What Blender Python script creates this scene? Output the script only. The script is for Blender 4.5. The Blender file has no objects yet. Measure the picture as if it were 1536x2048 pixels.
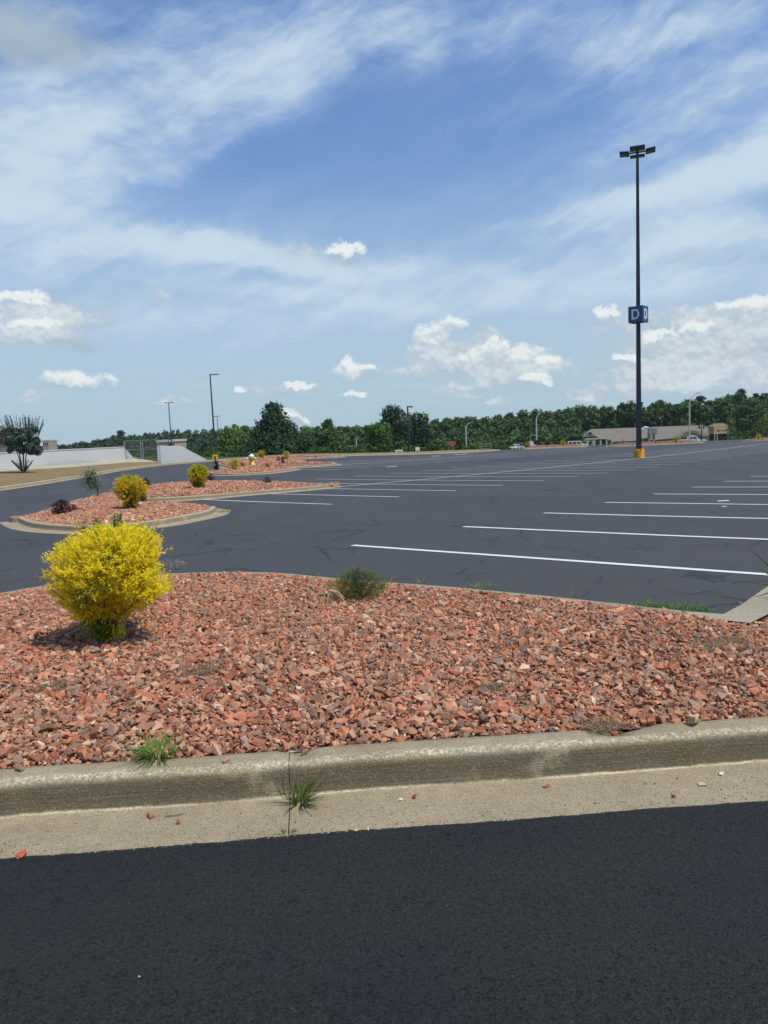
import bpy, bmesh, math, random
import numpy as np
from mathutils import Vector, Matrix, noise as mnoise
from mathutils.geometry import delaunay_2d_cdt

scene = bpy.context.scene
COL = scene.collection
rng = np.random.default_rng(7)
random.seed(7)
R = math.radians

# ------------------------------------------------------------------ camera constants and the shape of the ground
F, PIT, ROL, YAW, CAMH = 1502.668, 0.111537, -0.0432224, 0.7282081, 1.272321
U0, V0, DEP, AISLE, V1, V2, STALL = -7.491763, 7.687348, 6.162787, 6.541578, 13.705922, 32.989331, 2.743

def G(x, y):
    """height of the paved ground (the lot falls away from the camera, then rises a little)"""
    x = np.clip(x, -45, 75); y = np.clip(y, -4, 100)
    X = x / 50; Y = y / 50
    return -.0023769*x - .0405153*y + 1.0110644*X*X - .6952995*X*Y + .8260774*Y*Y - .0928593*Y**3

EDGE_X = [-60, -13, -8.5, 3, 12, 17, 27, 44, 90]
EDGE_Y = [70, 76, 79, 80, 82, 86, 88, 88, 90]
WALL_Y = [-40, 0, 32, 55.7, 62.7, 73.4, 80, 95]
WALL_X = [-30, -30, -29.5, -28.2, -26, -24, -21, -14]

def T(x, y):
    """terrain: the ground of the lot, falling away beyond its far edge and behind the white walls"""
    x = np.asarray(x, float); y = np.asarray(y, float)
    g = G(x, y)
    t = np.maximum(y - np.interp(x, EDGE_X, EDGE_Y) - 5, 0)
    d1 = 6.3*(1 - np.exp(-t/62))
    s = np.maximum(np.interp(y, WALL_Y, WALL_X) - 1.2 - x, 0)
    d2 = 6.0*(1 - np.exp(-s/16))
    far = np.clip((np.hypot(x, y) - 260)/500, 0, 1)
    z = g - np.maximum(d1, d2)
    return z*(1 - far) + (-7.5 + 5.0*far)*far

def ray(px, py):
    X = (px - 768)/F; Y = (1024 - py)/F
    cr, sr = math.cos(ROL), math.sin(ROL)
    x = X*cr - Y*sr; up = X*sr + Y*cr
    cy, sy = math.cos(PIT), math.sin(PIT)
    return np.array([x, cy + up*sy, -sy + up*cy])

_ts = np.concatenate([np.linspace(.5, 20, 20000), np.linspace(20, 400, 60000)])
def hit(px, py, z0=0.0, f=G):
    """point of the ground (raised by z0) seen at a pixel of the photograph"""
    r = ray(px, py)
    g = f(r[0]*_ts, r[1]*_ts) + z0 - (CAMH + r[2]*_ts)
    i = int(np.argmax(g > 0))
    return r[0]*_ts[i], r[1]*_ts[i]

def at_dist(px, py, d):
    """point at forward distance d (metres along +y) in the direction of a pixel"""
    r = ray(px, py); t = d/r[1]
    return np.array([r[0]*t, d, CAMH + r[2]*t])

def px_size(y):
    return y/F

# ------------------------------------------------------------------ objects
def link(o, parent=None):
    COL.objects.link(o)
    if parent is not None:
        o.parent = parent
    return o

def tag(o, label=None, cat=None, group=None, kind=None):
    if label: o['label'] = label
    if cat: o['category'] = cat
    if group: o['group'] = group
    if kind: o['kind'] = kind
    return o

def thing(name, loc, label, cat, group=None, rz=0.0):
    o = bpy.data.objects.new(name, None)
    o.empty_display_size = .2
    link(o)
    o.location = loc; o.rotation_euler = (0, 0, rz)
    return tag(o, label, cat, group)

def mesh_np(name, V, faces, mat=None, parent=None, colors=None, smooth=False, uv=None):
    """faces: (n,k) int array; colors per vertex (n,3)"""
    me = bpy.data.meshes.new(name)
    V = np.ascontiguousarray(V, np.float32); Fc = np.ascontiguousarray(faces, np.int32)
    n, k = Fc.shape
    me.vertices.add(len(V)); me.vertices.foreach_set('co', V.ravel())
    me.loops.add(n*k); me.loops.foreach_set('vertex_index', Fc.ravel())
    me.polygons.add(n)
    me.polygons.foreach_set('loop_start', np.arange(0, n*k, k, dtype=np.int32))
    me.polygons.foreach_set('use_smooth', np.full(n, bool(smooth)))
    if uv is not None:
        l = me.uv_layers.new(name='UVMap'); l.data.foreach_set('uv', np.ascontiguousarray(uv[Fc.ravel()], np.float32).ravel())
    me.update(calc_edges=True)
    if colors is not None:
        a = me.color_attributes.new('tint', 'FLOAT_COLOR', 'POINT')
        c = np.ones((len(V), 4), np.float32); c[:, :3] = colors
        a.data.foreach_set('color', c.ravel())
    if mat: me.materials.append(mat)
    o = bpy.data.objects.new(name, me)
    return link(o, parent)

class MB:
    """collects shapes for one mesh"""
    def __init__(s): s.bm = bmesh.new()
    def box(s, c, size, rz=0.0, bevel=0.0):
        m = Matrix.Translation(c) @ Matrix.Rotation(rz, 4, 'Z') @ Matrix.Diagonal((*size, 1))
        g = bmesh.ops.create_cube(s.bm, size=1, matrix=m)
        if bevel:
            es = list({e for v in g['verts'] for e in v.link_edges})
            bmesh.ops.bevel(s.bm, geom=es, offset=bevel, segments=2, affect='EDGES', profile=.7)
        return s
    def ring_loft(s, rings, cap=True, close=True):
        rs = [[s.bm.verts.new(p) for p in ring] for ring in rings]
        n = len(rs[0])
        for a, b in zip(rs, rs[1:]):
            for i in range(n if close else n - 1):
                j = (i + 1) % n
                s.bm.faces.new((a[i], a[j], b[j], b[i]))
        if cap:
            s.bm.faces.new(list(reversed(rs[0]))); s.bm.faces.new(rs[-1])
        return s
    def tube(s, pts, radii, n=10, cap=True):
        pts = [Vector(p) for p in pts]
        if not hasattr(radii, '__len__'): radii = [radii]*len(pts)
        rings = []
        for i, p in enumerate(pts):
            d = (pts[min(i+1, len(pts)-1)] - pts[max(i-1, 0)]).normalized()
            a = d.cross(Vector((0, 0, 1)))
            if a.length < 1e-3: a = Vector((1, 0, 0))
            a.normalize(); b = d.cross(a).normalized()
            rings.append([p + (a*math.cos(2*math.pi*k/n) + b*math.sin(2*math.pi*k/n))*radii[i] for k in range(n)])
        return s.ring_loft(rings, cap)
    def lathe(s, prof, c=(0, 0, 0), n=20):
        rings = [[(c[0]+r*math.cos(2*math.pi*k/n), c[1]+r*math.sin(2*math.pi*k/n), c[2]+z) for k in range(n)] for r, z in prof]
        return s.ring_loft(rings)
    def prism(s, poly, fn0, fn1):
        """poly 2-D; fn0/fn1 turn (a,b) into the two end faces' 3-D points"""
        A = [s.bm.verts.new(fn0(*p)) for p in poly]; B = [s.bm.verts.new(fn1(*p)) for p in poly]
        n = len(poly)
        for i in range(n):
            j = (i+1) % n
            s.bm.faces.new((A[i], A[j], B[j], B[i]))
        s.bm.faces.new(list(reversed(A))); s.bm.faces.new(B)
        return s
    def poly(s, pts):
        s.bm.faces.new([s.bm.verts.new(p) for p in pts]); return s
    def build(s, name, mat, parent=None, smooth=False):
        bmesh.ops.recalc_face_normals(s.bm, faces=s.bm.faces)
        me = bpy.data.meshes.new(name); s.bm.to_mesh(me); s.bm.free()
        if smooth:
            for p in me.polygons: p.use_smooth = True
        me.materials.append(mat)
        return link(bpy.data.objects.new(name, me), parent)

def copy_tree(o, parent=None, mirror=None):
    c = o.copy(); COL.objects.link(c); c.parent = parent
    for ch in list(o.children): copy_tree(ch, c)
    return c

# ------------------------------------------------------------------ materials
def newmat(name):
    m = bpy.data.materials.new(name); m.use_nodes = True
    nt = m.node_tree; b = nt.nodes['Principled BSDF']
    return m, nt, b
def nd(nt, t, **kw):
    n = nt.nodes.new(t)
    for k, v in kw.items():
        if k.startswith('i_'): n.inputs[k[2:].replace('_', ' ')].default_value = v
        else: setattr(n, k, v)
    return n
def noise(nt, vec, scale, detail=4, rough=.5, dist=0.0):
    n = nd(nt, 'ShaderNodeTexNoise', i_Scale=scale, i_Detail=detail, i_Roughness=rough, i_Distortion=dist)
    if vec: nt.links.new(vec, n.inputs['Vector'])
    return n.outputs['Fac']
def ramp(nt, fac, stops, interp='LINEAR'):
    r = nd(nt, 'ShaderNodeValToRGB'); r.color_ramp.interpolation = interp
    e = r.color_ramp.elements
    while len(e) < len(stops): e.new(.5)
    for s, (p, c) in zip(e, stops):
        s.position = p; s.color = (*c, 1) if hasattr(c, '__len__') else (c, c, c, 1)
    nt.links.new(fac, r.inputs['Fac']); return r.outputs['Color']
def mixc(nt, fac, a, b, mode='MIX'):
    m = nd(nt, 'ShaderNodeMix', data_type='RGBA', blend_type=mode, clamp_factor=True)
    for i, v in ((0, fac), (6, a), (7, b)):
        if hasattr(v, 'node'): nt.links.new(v, m.inputs[i])
        else: m.inputs[i].default_value = v if i == 0 else ((*v, 1) if len(v) == 3 else v)
    return m.outputs[2]
def mth(nt, op, a, b=None, c=None, clamp=False):
    m = nd(nt, 'ShaderNodeMath', operation=op, use_clamp=clamp)
    for i, v in enumerate((a, b, c)):
        if v is None: continue
        if hasattr(v, 'node'): nt.links.new(v, m.inputs[i])
        else: m.inputs[i].default_value = v
    return m.outputs[0]
def coords(nt, scale=(1, 1, 1), kind='Object', rot=0.0):
    t = nd(nt, 'ShaderNodeTexCoord'); m = nd(nt, 'ShaderNodeMapping')
    m.inputs['Scale'].default_value = scale; m.inputs['Rotation'].default_value = (0, 0, rot)
    nt.links.new(t.outputs[kind], m.inputs['Vector']); return m.outputs['Vector']
def bump(nt, b, h, strength, dist=.01):
    n = nd(nt, 'ShaderNodeBump', i_Strength=strength, i_Distance=dist)
    nt.links.new(h, n.inputs['Height']); nt.links.new(n.outputs['Normal'], b.inputs['Normal'])
def simple(name, col, rough=.6, metal=0.0, var=.12, scale=6.0, spec=.5):
    m, nt, b = newmat(name)
    v = coords(nt)
    f = noise(nt, v, scale, 5, .6)
    c = ramp(nt, f, [(.25, tuple(x*(1-var) for x in col)), (.75, tuple(min(1, x*(1+var)) for x in col))])
    nt.links.new(c, b.inputs['Base Color'])
    b.inputs['Roughness'].default_value = rough; b.inputs['Metallic'].default_value = metal
    b.inputs['Specular IOR Level'].default_value = spec
    return m

M = {}
# asphalt of the big lot: sealed, grey, with hairline cracks
def asphalt_lot():
    m, nt, b = newmat('asphalt_lot')
    v = coords(nt)
    big = noise(nt, v, .12, 4, .55)
    fine = noise(nt, v, 90, 3, .6)
    vs = coords(nt, (1, .35, 1), rot=-YAW)
    streak = noise(nt, vs, .55, 5, .6)
    base = ramp(nt, big, [(.3, (.034, .0335, .0335)), (.7, (.048, .047, .0455))])
    base = mixc(nt, ramp(nt, streak, [(.35, 0.0), (.7, .5)]), base, (.033, .033, .037))
    base = mixc(nt, ramp(nt, fine, [(.3, 0.0), (.8, .35)]), base, (.082, .081, .080))
    # cracks
    wv = nd(nt, 'ShaderNodeTexNoise', i_Scale=.9, i_Detail=5)
    nt.links.new(v, wv.inputs['Vector'])
    mx = nd(nt, 'ShaderNodeMix', data_type='VECTOR'); mx.inputs[0].default_value = .33
    nt.links.new(v, mx.inputs[4]); nt.links.new(wv.outputs['Color'], mx.inputs[5])
    cr = None
    for sc, w, seed in ((.55, .013, 0.0), (.22, .008, 7.3), (1.3, .016, 3.1)):
        vo = nd(nt, 'ShaderNodeTexVoronoi', feature='DISTANCE_TO_EDGE', i_Scale=sc)
        mp = nd(nt, 'ShaderNodeMapping'); mp.inputs['Location'].default_value = (seed, seed, 0)
        nt.links.new(mx.outputs[1], mp.inputs['Vector']); nt.links.new(mp.outputs['Vector'], vo.inputs['Vector'])
        w2 = noise(nt, v, 1.3, 3, .6)
        wid = mth(nt, 'MULTIPLY', ramp(nt, w2, [(.42, 0.0), (.62, 1.0)]), w)
        k = mth(nt, 'SUBTRACT', wid, vo.outputs['Distance'])
        k = mth(nt, 'MULTIPLY', k, 170.0, clamp=True)
        cr = k if cr is None else mth(nt, 'MAXIMUM', cr, k)
    # small sealed spots
    sp = nd(nt, 'ShaderNodeTexVoronoi', i_Scale=.42); nt.links.new(v, sp.inputs['Vector'])
    spn = noise(nt, v, 5, 3, .7)
    spot = mth(nt, 'LESS_THAN', mth(nt, 'ADD', sp.outputs['Distance'], mth(nt, 'MULTIPLY', spn, .22)), .17)
    cr = mth(nt, 'MAXIMUM', cr, mth(nt, 'MULTIPLY', spot, .3))
    base = mixc(nt, mth(nt, 'MULTIPLY', cr, .85), base, (.014, .014, .017))
    nt.links.new(base, b.inputs['Base Color'])
    rr = ramp(nt, streak, [(.3, .62), (.8, .78)])
    nt.links.new(rr, b.inputs['Roughness'])
    b.inputs['Specular IOR Level'].default_value = .45
    h = mth(nt, 'ADD', fine, mth(nt, 'MULTIPLY', noise(nt, v, 35, 4, .6), .8))
    bump(nt, b, h, .35, .008)
    return m
M['lot'] = asphalt_lot()

def asphalt_near():
    m, nt, b = newmat('asphalt_fresh')
    v = coords(nt)
    vo = nd(nt, 'ShaderNodeTexVoronoi', i_Scale=210.0); nt.links.new(v, vo.inputs['Vector'])
    n1 = noise(nt, v, 120, 5, .72); n2 = noise(nt, v, 60, 4, .65); n3 = noise(nt, v, 1.1, 4, .6)
    base = ramp(nt, n1, [(.30, (.005, .005, .0045)), (.5, (.027, .0283, .025)), (.72, (.066, .068, .059))])
    base = mixc(nt, ramp(nt, n3, [(.40, 0.0), (.65, .5)]), base, (.016, .016, .026))
    pit = ramp(nt, noise(nt, coords(nt, (1, 1.4, 1)), 75, 3, .6), [(.33, .85), (.41, 0.0)])
    base = mixc(nt, pit, base, (.003, .003, .003))
    tr = noise(nt, coords(nt, (.25, 2.6, 1)), 1.4, 5, .6)
    base = mixc(nt, ramp(nt, tr, [(.45, 0.0), (.7, .30)]), base, (.045, .045, .040))
    sp = nd(nt, 'ShaderNodeTexVoronoi', i_Scale=38.0); nt.links.new(v, sp.inputs['Vector'])
    rnd = nd(nt, 'ShaderNodeSeparateColor'); nt.links.new(sp.outputs['Color'], rnd.inputs['Color'])
    k = mth(nt, 'MULTIPLY', mth(nt, 'LESS_THAN', sp.outputs['Distance'], .075), mth(nt, 'GREATER_THAN', rnd.outputs[0], .90))
    base = mixc(nt, k, base, (.22, .20, .17))
    nt.links.new(base, b.inputs['Base Color'])
    b.inputs['Roughness'].default_value = .62; b.inputs['Specular IOR Level'].default_value = .32
    h = mth(nt, 'SUBTRACT', mth(nt, 'MULTIPLY', mth(nt, 'SUBTRACT', 1.0, vo.outputs['Distance']), .5), mth(nt, 'MULTIPLY', pit, 1.2))
    h = mth(nt, 'ADD', h, mth(nt, 'ADD', n1, mth(nt, 'MULTIPLY', n2, 1.5)))
    bump(nt, b, h, 1.0, .011)
    return m
M['near'] = asphalt_near()

def concrete(name, near=False):
    m, nt, b = newmat(name)
    v = coords(nt)
    n1 = noise(nt, v, 3.0, 6, .65); n2 = noise(nt, v, 110 if near else 40, 4, .7)
    n3 = noise(nt, v, 14, 5, .65)
    base = ramp(nt, n1, [(.3, (.30, .242, .155)), (.7, (.41, .34, .225))])
    base = mixc(nt, ramp(nt, n3, [(.4, 0.0), (.75, .5)]), base, (.235, .185, .115))
    base = mixc(nt, ramp(nt, n2, [(.3, .55), (.5, 0.0)]), base, (.17, .15, .105))
    base = mixc(nt, ramp(nt, n2, [(.58, 0.0), (.75, .6)]), base, (.62, .53, .34))
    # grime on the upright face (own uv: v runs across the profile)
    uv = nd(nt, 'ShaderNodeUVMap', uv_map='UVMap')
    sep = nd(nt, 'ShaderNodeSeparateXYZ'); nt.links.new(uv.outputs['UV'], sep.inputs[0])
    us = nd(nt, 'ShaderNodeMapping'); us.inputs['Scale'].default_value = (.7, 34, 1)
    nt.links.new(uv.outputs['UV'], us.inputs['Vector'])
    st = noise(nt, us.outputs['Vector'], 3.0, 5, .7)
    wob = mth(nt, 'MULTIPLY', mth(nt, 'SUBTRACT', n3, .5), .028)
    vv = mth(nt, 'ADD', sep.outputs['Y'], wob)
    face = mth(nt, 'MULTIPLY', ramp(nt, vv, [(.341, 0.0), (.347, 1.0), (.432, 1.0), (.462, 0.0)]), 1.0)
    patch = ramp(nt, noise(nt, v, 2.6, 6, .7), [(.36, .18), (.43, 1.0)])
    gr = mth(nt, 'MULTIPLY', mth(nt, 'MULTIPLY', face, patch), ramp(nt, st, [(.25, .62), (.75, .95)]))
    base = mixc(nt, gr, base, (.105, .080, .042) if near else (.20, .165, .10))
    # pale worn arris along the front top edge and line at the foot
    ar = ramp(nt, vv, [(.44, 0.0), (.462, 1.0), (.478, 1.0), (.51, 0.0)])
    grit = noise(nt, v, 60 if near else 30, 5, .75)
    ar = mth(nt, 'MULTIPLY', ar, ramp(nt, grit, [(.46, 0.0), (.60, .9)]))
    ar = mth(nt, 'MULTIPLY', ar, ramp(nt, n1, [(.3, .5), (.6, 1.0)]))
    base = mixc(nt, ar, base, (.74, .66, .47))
    ft = ramp(nt, mth(nt, 'ADD', sep.outputs['Y'], mth(nt, 'MULTIPLY', mth(nt, 'SUBTRACT', n3, .5), .006)), [(.330, 0.0), (.335, 1.0), (.341, 1.0), (.345, 0.0)])
    ft = mth(nt, 'MULTIPLY', ft, ramp(nt, noise(nt, v, 4.5, 4, .6), [(.40, 0.0), (.55, .8)]))
    base = mixc(nt, ft, base, (.66, .57, .40))
    vor = nd(nt, 'ShaderNodeTexVoronoi', i_Scale=230.0 if near else 70.0); nt.links.new(v, vor.inputs['Vector'])
    vc = nd(nt, 'ShaderNodeSeparateColor'); nt.links.new(vor.outputs['Color'], vc.inputs['Color'])
    base = mixc(nt, mth(nt, 'MULTIPLY', mth(nt, 'GREATER_THAN', vc.outputs[0], .84), .15), base, (.60, .53, .40))
    base = mixc(nt, mth(nt, 'MULTIPLY', mth(nt, 'LESS_THAN', vc.outputs[0], .18), .40), base, (.12, .10, .07))
    nt.links.new(base, b.inputs['Base Color'])
    b.inputs['Roughness'].default_value = .88; b.inputs['Specular IOR Level'].default_value = .25
    bump(nt, b, mth(nt, 'ADD', n2, mth(nt, 'MULTIPLY', mth(nt, 'MULTIPLY', st, face), .8)), .9, .006)
    return m
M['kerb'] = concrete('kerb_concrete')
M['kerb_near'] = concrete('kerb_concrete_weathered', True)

def tinted(name, rough=.85, trans=0.0, spec=.3, bumpscale=None):
    """colour comes from each stone's / leaf's own tint"""
    m, nt, b = newmat(name)
    a = nd(nt, 'ShaderNodeAttribute', attribute_name='tint')
    c = a.outputs['Color']
    if bumpscale:
        v = coords(nt); n = noise(nt, v, bumpscale, 4, .65)
        c = mixc(nt, ramp(nt, n, [(.3, .45), (.7, 0.0)]), c, mixc(nt, 1.0, c, (.55, .5, .5), 'MULTIPLY'))
        bump(nt, b, n, .5, .004)
    nt.links.new(c, b.inputs['Base Color'])
    b.inputs['Roughness'].default_value = rough; b.inputs['Specular IOR Level'].default_value = spec
    if trans:
        t = nd(nt, 'ShaderNodeBsdfTranslucent'); nt.links.new(c, t.inputs['Color'])
        mx = nd(nt, 'ShaderNodeMixShader'); mx.inputs[0].default_value = trans
        nt.links.new(b.outputs[0], mx.inputs[1]); nt.links.new(t.outputs[0], mx.inputs[2])
        nt.links.new(mx.outputs[0], nt.nodes['Material Output'].inputs['Surface'])
    return m
M['stone'] = tinted('crushed_stone', .86, 0, .25, 90)
M['leaf'] = tinted('leaf', .5, .52, .4)
M['crown'] = tinted('tree_leaf', .7, .18, .2)
M['blade'] = tinted('grass_blade', .5, .3, .35)

def gravel_bed():
    m, nt, b = newmat('gravel_bed')
    v = coords(nt)
    vo = nd(nt, 'ShaderNodeTexVoronoi', i_Scale=17.0); nt.links.new(v, vo.inputs['Vector'])
    s = nd(nt, 'ShaderNodeSeparateColor'); nt.links.new(vo.outputs['Color'], s.inputs['Color'])
    c = ramp(nt, s.outputs[0], [(0, (.15, .075, .06)), (.25, (.30, .09, .055)), (.5, (.38, .14, .09)), (.72, (.44, .22, .15)), (.9, (.30, .18, .14)), (1, (.62, .52, .40))])
    c = mixc(nt, ramp(nt, vo.outputs['Distance'], [(.35, 0.0), (.62, .85)]), c, (.07, .035, .025))
    nt.links.new(c, b.inputs['Base Color'])
    b.inputs['Roughness'].default_value = .9; b.inputs['Specular IOR Level'].default_value = .2
    bump(nt, b, mth(nt, 'SUBTRACT', 1.0, vo.outputs['Distance']), 1.0, .03)
    return m
M['bed'] = gravel_bed()

def ground_mat(name, cols, scale=.5, bscale=30):
    m, nt, b = newmat(name)
    v = coords(nt)
    n = noise(nt, v, scale, 7, .7); n2 = noise(nt, v, bscale, 4, .7)
    c = ramp(nt, n, [(.28, cols[0]), (.5, cols[1]), (.72, cols[2])])
    c = mixc(nt, ramp(nt, n2, [(.3, .5), (.6, 0.0)]), c, tuple(x*.5 for x in cols[0]))
    nt.links.new(c, b.inputs['Base Color']); b.inputs['Roughness'].default_value = .95
    b.inputs['Specular IOR Level'].default_value = .1
    bump(nt, b, n2, .7, .05)
    return m
M['meadow'] = ground_mat('meadow', [(.035, .06, .02), (.06, .085, .03), (.12, .12, .05)])
M['dry'] = ground_mat('dry_grass', [(.16, .12, .055), (.27, .195, .10), (.36, .26, .14)], 1.2, 25)
M['walk'] = ground_mat('sidewalk_concrete', [(.40, .35, .26), (.50, .44, .33), (.57, .51, .40)], .8, 60)
M['paint'] = None
def paint():
    m, nt, b = newmat('line_paint')
    v = coords(nt)
    n = noise(nt, v, 14, 5, .7); n2 = noise(nt, v, .6, 3, .6)
    c = ramp(nt, n, [(.25, (.42, .42, .42)), (.42, (.68, .68, .66)), (.8, (.78, .78, .76))])
    c = mixc(nt, ramp(nt, n2, [(.4, 0.0), (.8, .35)]), c, (.5, .5, .5))
    nt.links.new(c, b.inputs['Base Color']); b.inputs['Roughness'].default_value = .6
    return m
M['paint'] = paint()
M['white_wall'] = simple('white_wall', (.56, .565, .56), .85, var=.06, scale=.7)
M['pole_dark'] = simple('dark_pole', (.020, .024, .032), .45, var=.2)
M['pole_white'] = simple('pale_pole', (.55, .55, .47), .5)
M['lens'] = simple('lamp_lens', (.07, .085, .11), .3)
M['yellow'] = simple('yellow_paint', (.72, .36, .018), .55, var=.10, scale=3)
M['blue'] = simple('blue_sign', (.015, .085, .20), .45)
M['white'] = simple('white_plastic', (.74, .74, .72), .5, var=.05)
M['car'] = simple('white_car_paint', (.72, .73, .74), .25, var=.03)
M['glass'] = simple('dark_glass', (.02, .025, .03), .12)
M['tyre'] = simple('tyre_rubber', (.02, .02, .02), .8)
M['rim'] = simple('rim_metal', (.35, .35, .36), .35, .7)
M['roof'] = simple('roof_shingle', (.175, .15, .125), .9, var=.18, scale=3)
M['stucco'] = simple('stucco_beige', (.42, .38, .29), .9, var=.06)
M['cream'] = simple('cream_trim', (.62, .58, .47), .7, var=.05)
M['tan'] = simple('tan_stucco', (.60, .38, .185), .85, var=.06)
M['redroof'] = simple('red_roof', (.24, .075, .05), .8)
M['galv'] = simple('galvanised_steel', (.33, .35, .34), .45, .6)
M['bark'] = simple('bark', (.12, .085, .06), .9, var=.3, scale=20)
M['twig'] = simple('twig', (.15, .10, .06), .9, var=.3, scale=30)
M['brown'] = simple('brown_brick', (.33, .22, .17), .9)
M['redsign'] = simple('red_sign', (.40, .09, .07), .5)
M['black'] = simple('black_metal', (.012, .012, .013), .5)
M['gold'] = simple('gold_lettering', (.42, .25, .04), .5)
M['orange'] = simple('orange_cap', (.45, .17, .015), .5)
M['darkroof'] = simple('dark_opening', (.012, .013, .016), .7)
M['gutter_dirt'] = simple('dirt', (.10, .075, .045), .95, var=.3, scale=30)

# ------------------------------------------------------------------ curves on the ground
def resample(P, step, closed=False):
    P = np.array(P, float)
    if closed: P = np.vstack([P, P[:1]])
    # Catmull-Rom through the points
    n = len(P); out = []
    for i in range(n-1):
        p1, p2 = P[i], P[i+1]
        p0 = P[i-1] if i > 0 else (P[-2] if closed else 2*p1 - p2)
        p3 = P[i+2] if i+2 < n else (P[1] if closed else 2*p2 - p1)
        t = np.linspace(0, 1, 24, endpoint=False)[:, None]
        out.append(.5*((2*p1) + (-p0+p2)*t + (2*p0-5*p1+4*p2-p3)*t**2 + (-p0+3*p1-3*p2+p3)*t**3))
    out.append(P[-1:])
    Q = np.vstack(out)
    s = np.concatenate([[0], np.cumsum(np.hypot(*np.diff(Q, axis=0).T))])
    m = max(4, int(round(s[-1]/step)))
    ss = np.linspace(0, s[-1], m+1)
    Q = np.c_[np.interp(ss, s, Q[:, 0]), np.interp(ss, s, Q[:, 1])]
    return Q[:-1] if closed else Q

def normals2(P, closed=False):
    if closed: d = np.roll(P, -1, 0) - np.roll(P, 1, 0)
    else: d = np.gradient(P, axis=0)
    d /= np.maximum(np.hypot(d[:, 0], d[:, 1]), 1e-9)[:, None]
    return np.c_[-d[:, 1], d[:, 0]]

def sweep(name, P, prof, mat, closed=False, parent=None, rough=0.0, nscale=8.0, notch=None, f=G, smooth=True):
    """prof: list of (offset to the left, height above ground)"""
    N = normals2(P, closed); n, m = len(P), len(prof)
    prof = np.array(prof, float)
    arc = np.concatenate([[0], np.cumsum(np.hypot(*np.diff(prof, axis=0).T))])
    X = P[:, None, 0] + N[:, None, 0]*prof[None, :, 0]; Y = P[:, None, 1] + N[:, None, 1]*prof[None, :, 0]
    Z = f(X, Y) + prof[None, :, 1]
    V = np.stack([X, Y, Z], -1).reshape(-1, 3)
    L = np.concatenate([[0], np.cumsum(np.hypot(*np.diff(P, axis=0).T))])
    uv = np.stack(np.broadcast_arrays(L[:, None], arc[None, :]), -1).reshape(-1, 2)
    if rough:
        for i, p in enumerate(V):
            w = mnoise.noise(Vector(p)*nscale)*.6 + mnoise.noise(Vector(p)*nscale*4)*.4
            w2 = mnoise.noise(Vector(p)*nscale*2 + Vector((9, 3, 1)))
            V[i, 2] += rough*w; V[i, 1] += rough*w2*.8
    if notch is not None: notch(V, uv)
    i = np.arange(n if closed else n-1)[:, None]; j = np.arange(m-1)[None, :]
    a = i*m + j; b = ((i+1) % n)*m + j
    Fc = np.stack([a, b, b+1, a+1], -1).reshape(-1, 4)
    return mesh_np(name, V, Fc, mat, parent, smooth=smooth, uv=uv)

def ribbon(name, A, B, mat, nu, nv, z0, f=G, crown=0.0):
    """sheet between two polylines, following the ground"""
    def par(P):
        P = np.array(P, float); s = np.concatenate([[0], np.cumsum(np.hypot(*np.diff(P, axis=0).T))]); s /= s[-1]
        t = np.linspace(0, 1, nu+1); return np.c_[np.interp(t, s, P[:, 0]), np.interp(t, s, P[:, 1])]
    A, B = par(A), par(B); t = np.linspace(0, 1, nv+1)[None, :, None]
    Q = A[:, None]*(1-t) + B[:, None]*t
    Z = f(Q[..., 0], Q[..., 1]) + z0 + crown*np.sin(np.pi*t[..., 0])
    V = np.concatenate([Q, Z[..., None]], -1).reshape(-1, 3)
    i = np.arange(nu)[:, None]; j = np.arange(nv)[None, :]; a = i*(nv+1)+j; b = a+nv+1
    return mesh_np(name, V, np.stack([a, b, b+1, a+1], -1).reshape(-1, 4), mat, smooth=True)

def inside(P, X, Y):
    r = np.zeros(X.shape, bool); n = len(P)
    for i in range(n):
        x1, y1 = P[i]; x2, y2 = P[(i+1) % n]
        if y1 == y2: continue
        c = ((y1 > Y) != (y2 > Y)) & (X < (x2-x1)*(Y-y1)/(y2-y1)+x1)
        r ^= c
    return r
def dist_edge(P, X, Y):
    d = np.full(X.shape, 1e9); n = len(P)
    for i in range(n):
        a, b = P[i], P[(i+1) % n]; ab = b-a; L = ab@ab
        if L == 0: continue
        t = np.clip(((X-a[0])*ab[0]+(Y-a[1])*ab[1])/L, 0, 1)
        d = np.minimum(d, (X-a[0]-t*ab[0])**2+(Y-a[1]-t*ab[1])**2)
    return np.sqrt(d)
def offset_in(P, d, ccw):
    N = normals2(P, True); return P + N*(d if ccw else -d)
def area(P):
    return .5*np.sum(P[:, 0]*np.roll(P[:, 1], -1) - np.roll(P[:, 0], -1)*P[:, 1])

def bed_sheet(name, P, step, zfun, mat):
    """filled polygon with inner points, lifted by zfun(x, y, distance to the edge)"""
    lo, hi = P.min(0), P.max(0)
    xs, ys = np.meshgrid(np.arange(lo[0], hi[0], step), np.arange(lo[1], hi[1], step))
    xs = xs.ravel() + rng.uniform(-.2, .2, xs.size)*step; ys = ys.ravel() + rng.uniform(-.2, .2, ys.size)*step
    k = inside(P, xs, ys); xs, ys = xs[k], ys[k]
    de = dist_edge(P, xs, ys); k = de > step*.45; xs, ys = xs[k], ys[k]
    pts = [Vector(p) for p in P] + [Vector(p) for p in zip(xs, ys)]
    edges = [(i, (i+1) % len(P)) for i in range(len(P))]
    vv, ee, ff, *_ = delaunay_2d_cdt(pts, edges, [], 1, 1e-5)
    A = np.array([[v.x, v.y] for v in vv]); d = dist_edge(P, A[:, 0], A[:, 1])
    V = np.c_[A, zfun(A[:, 0], A[:, 1], d)]
    return mesh_np(name, V, np.array(ff), mat, smooth=True)

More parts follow.
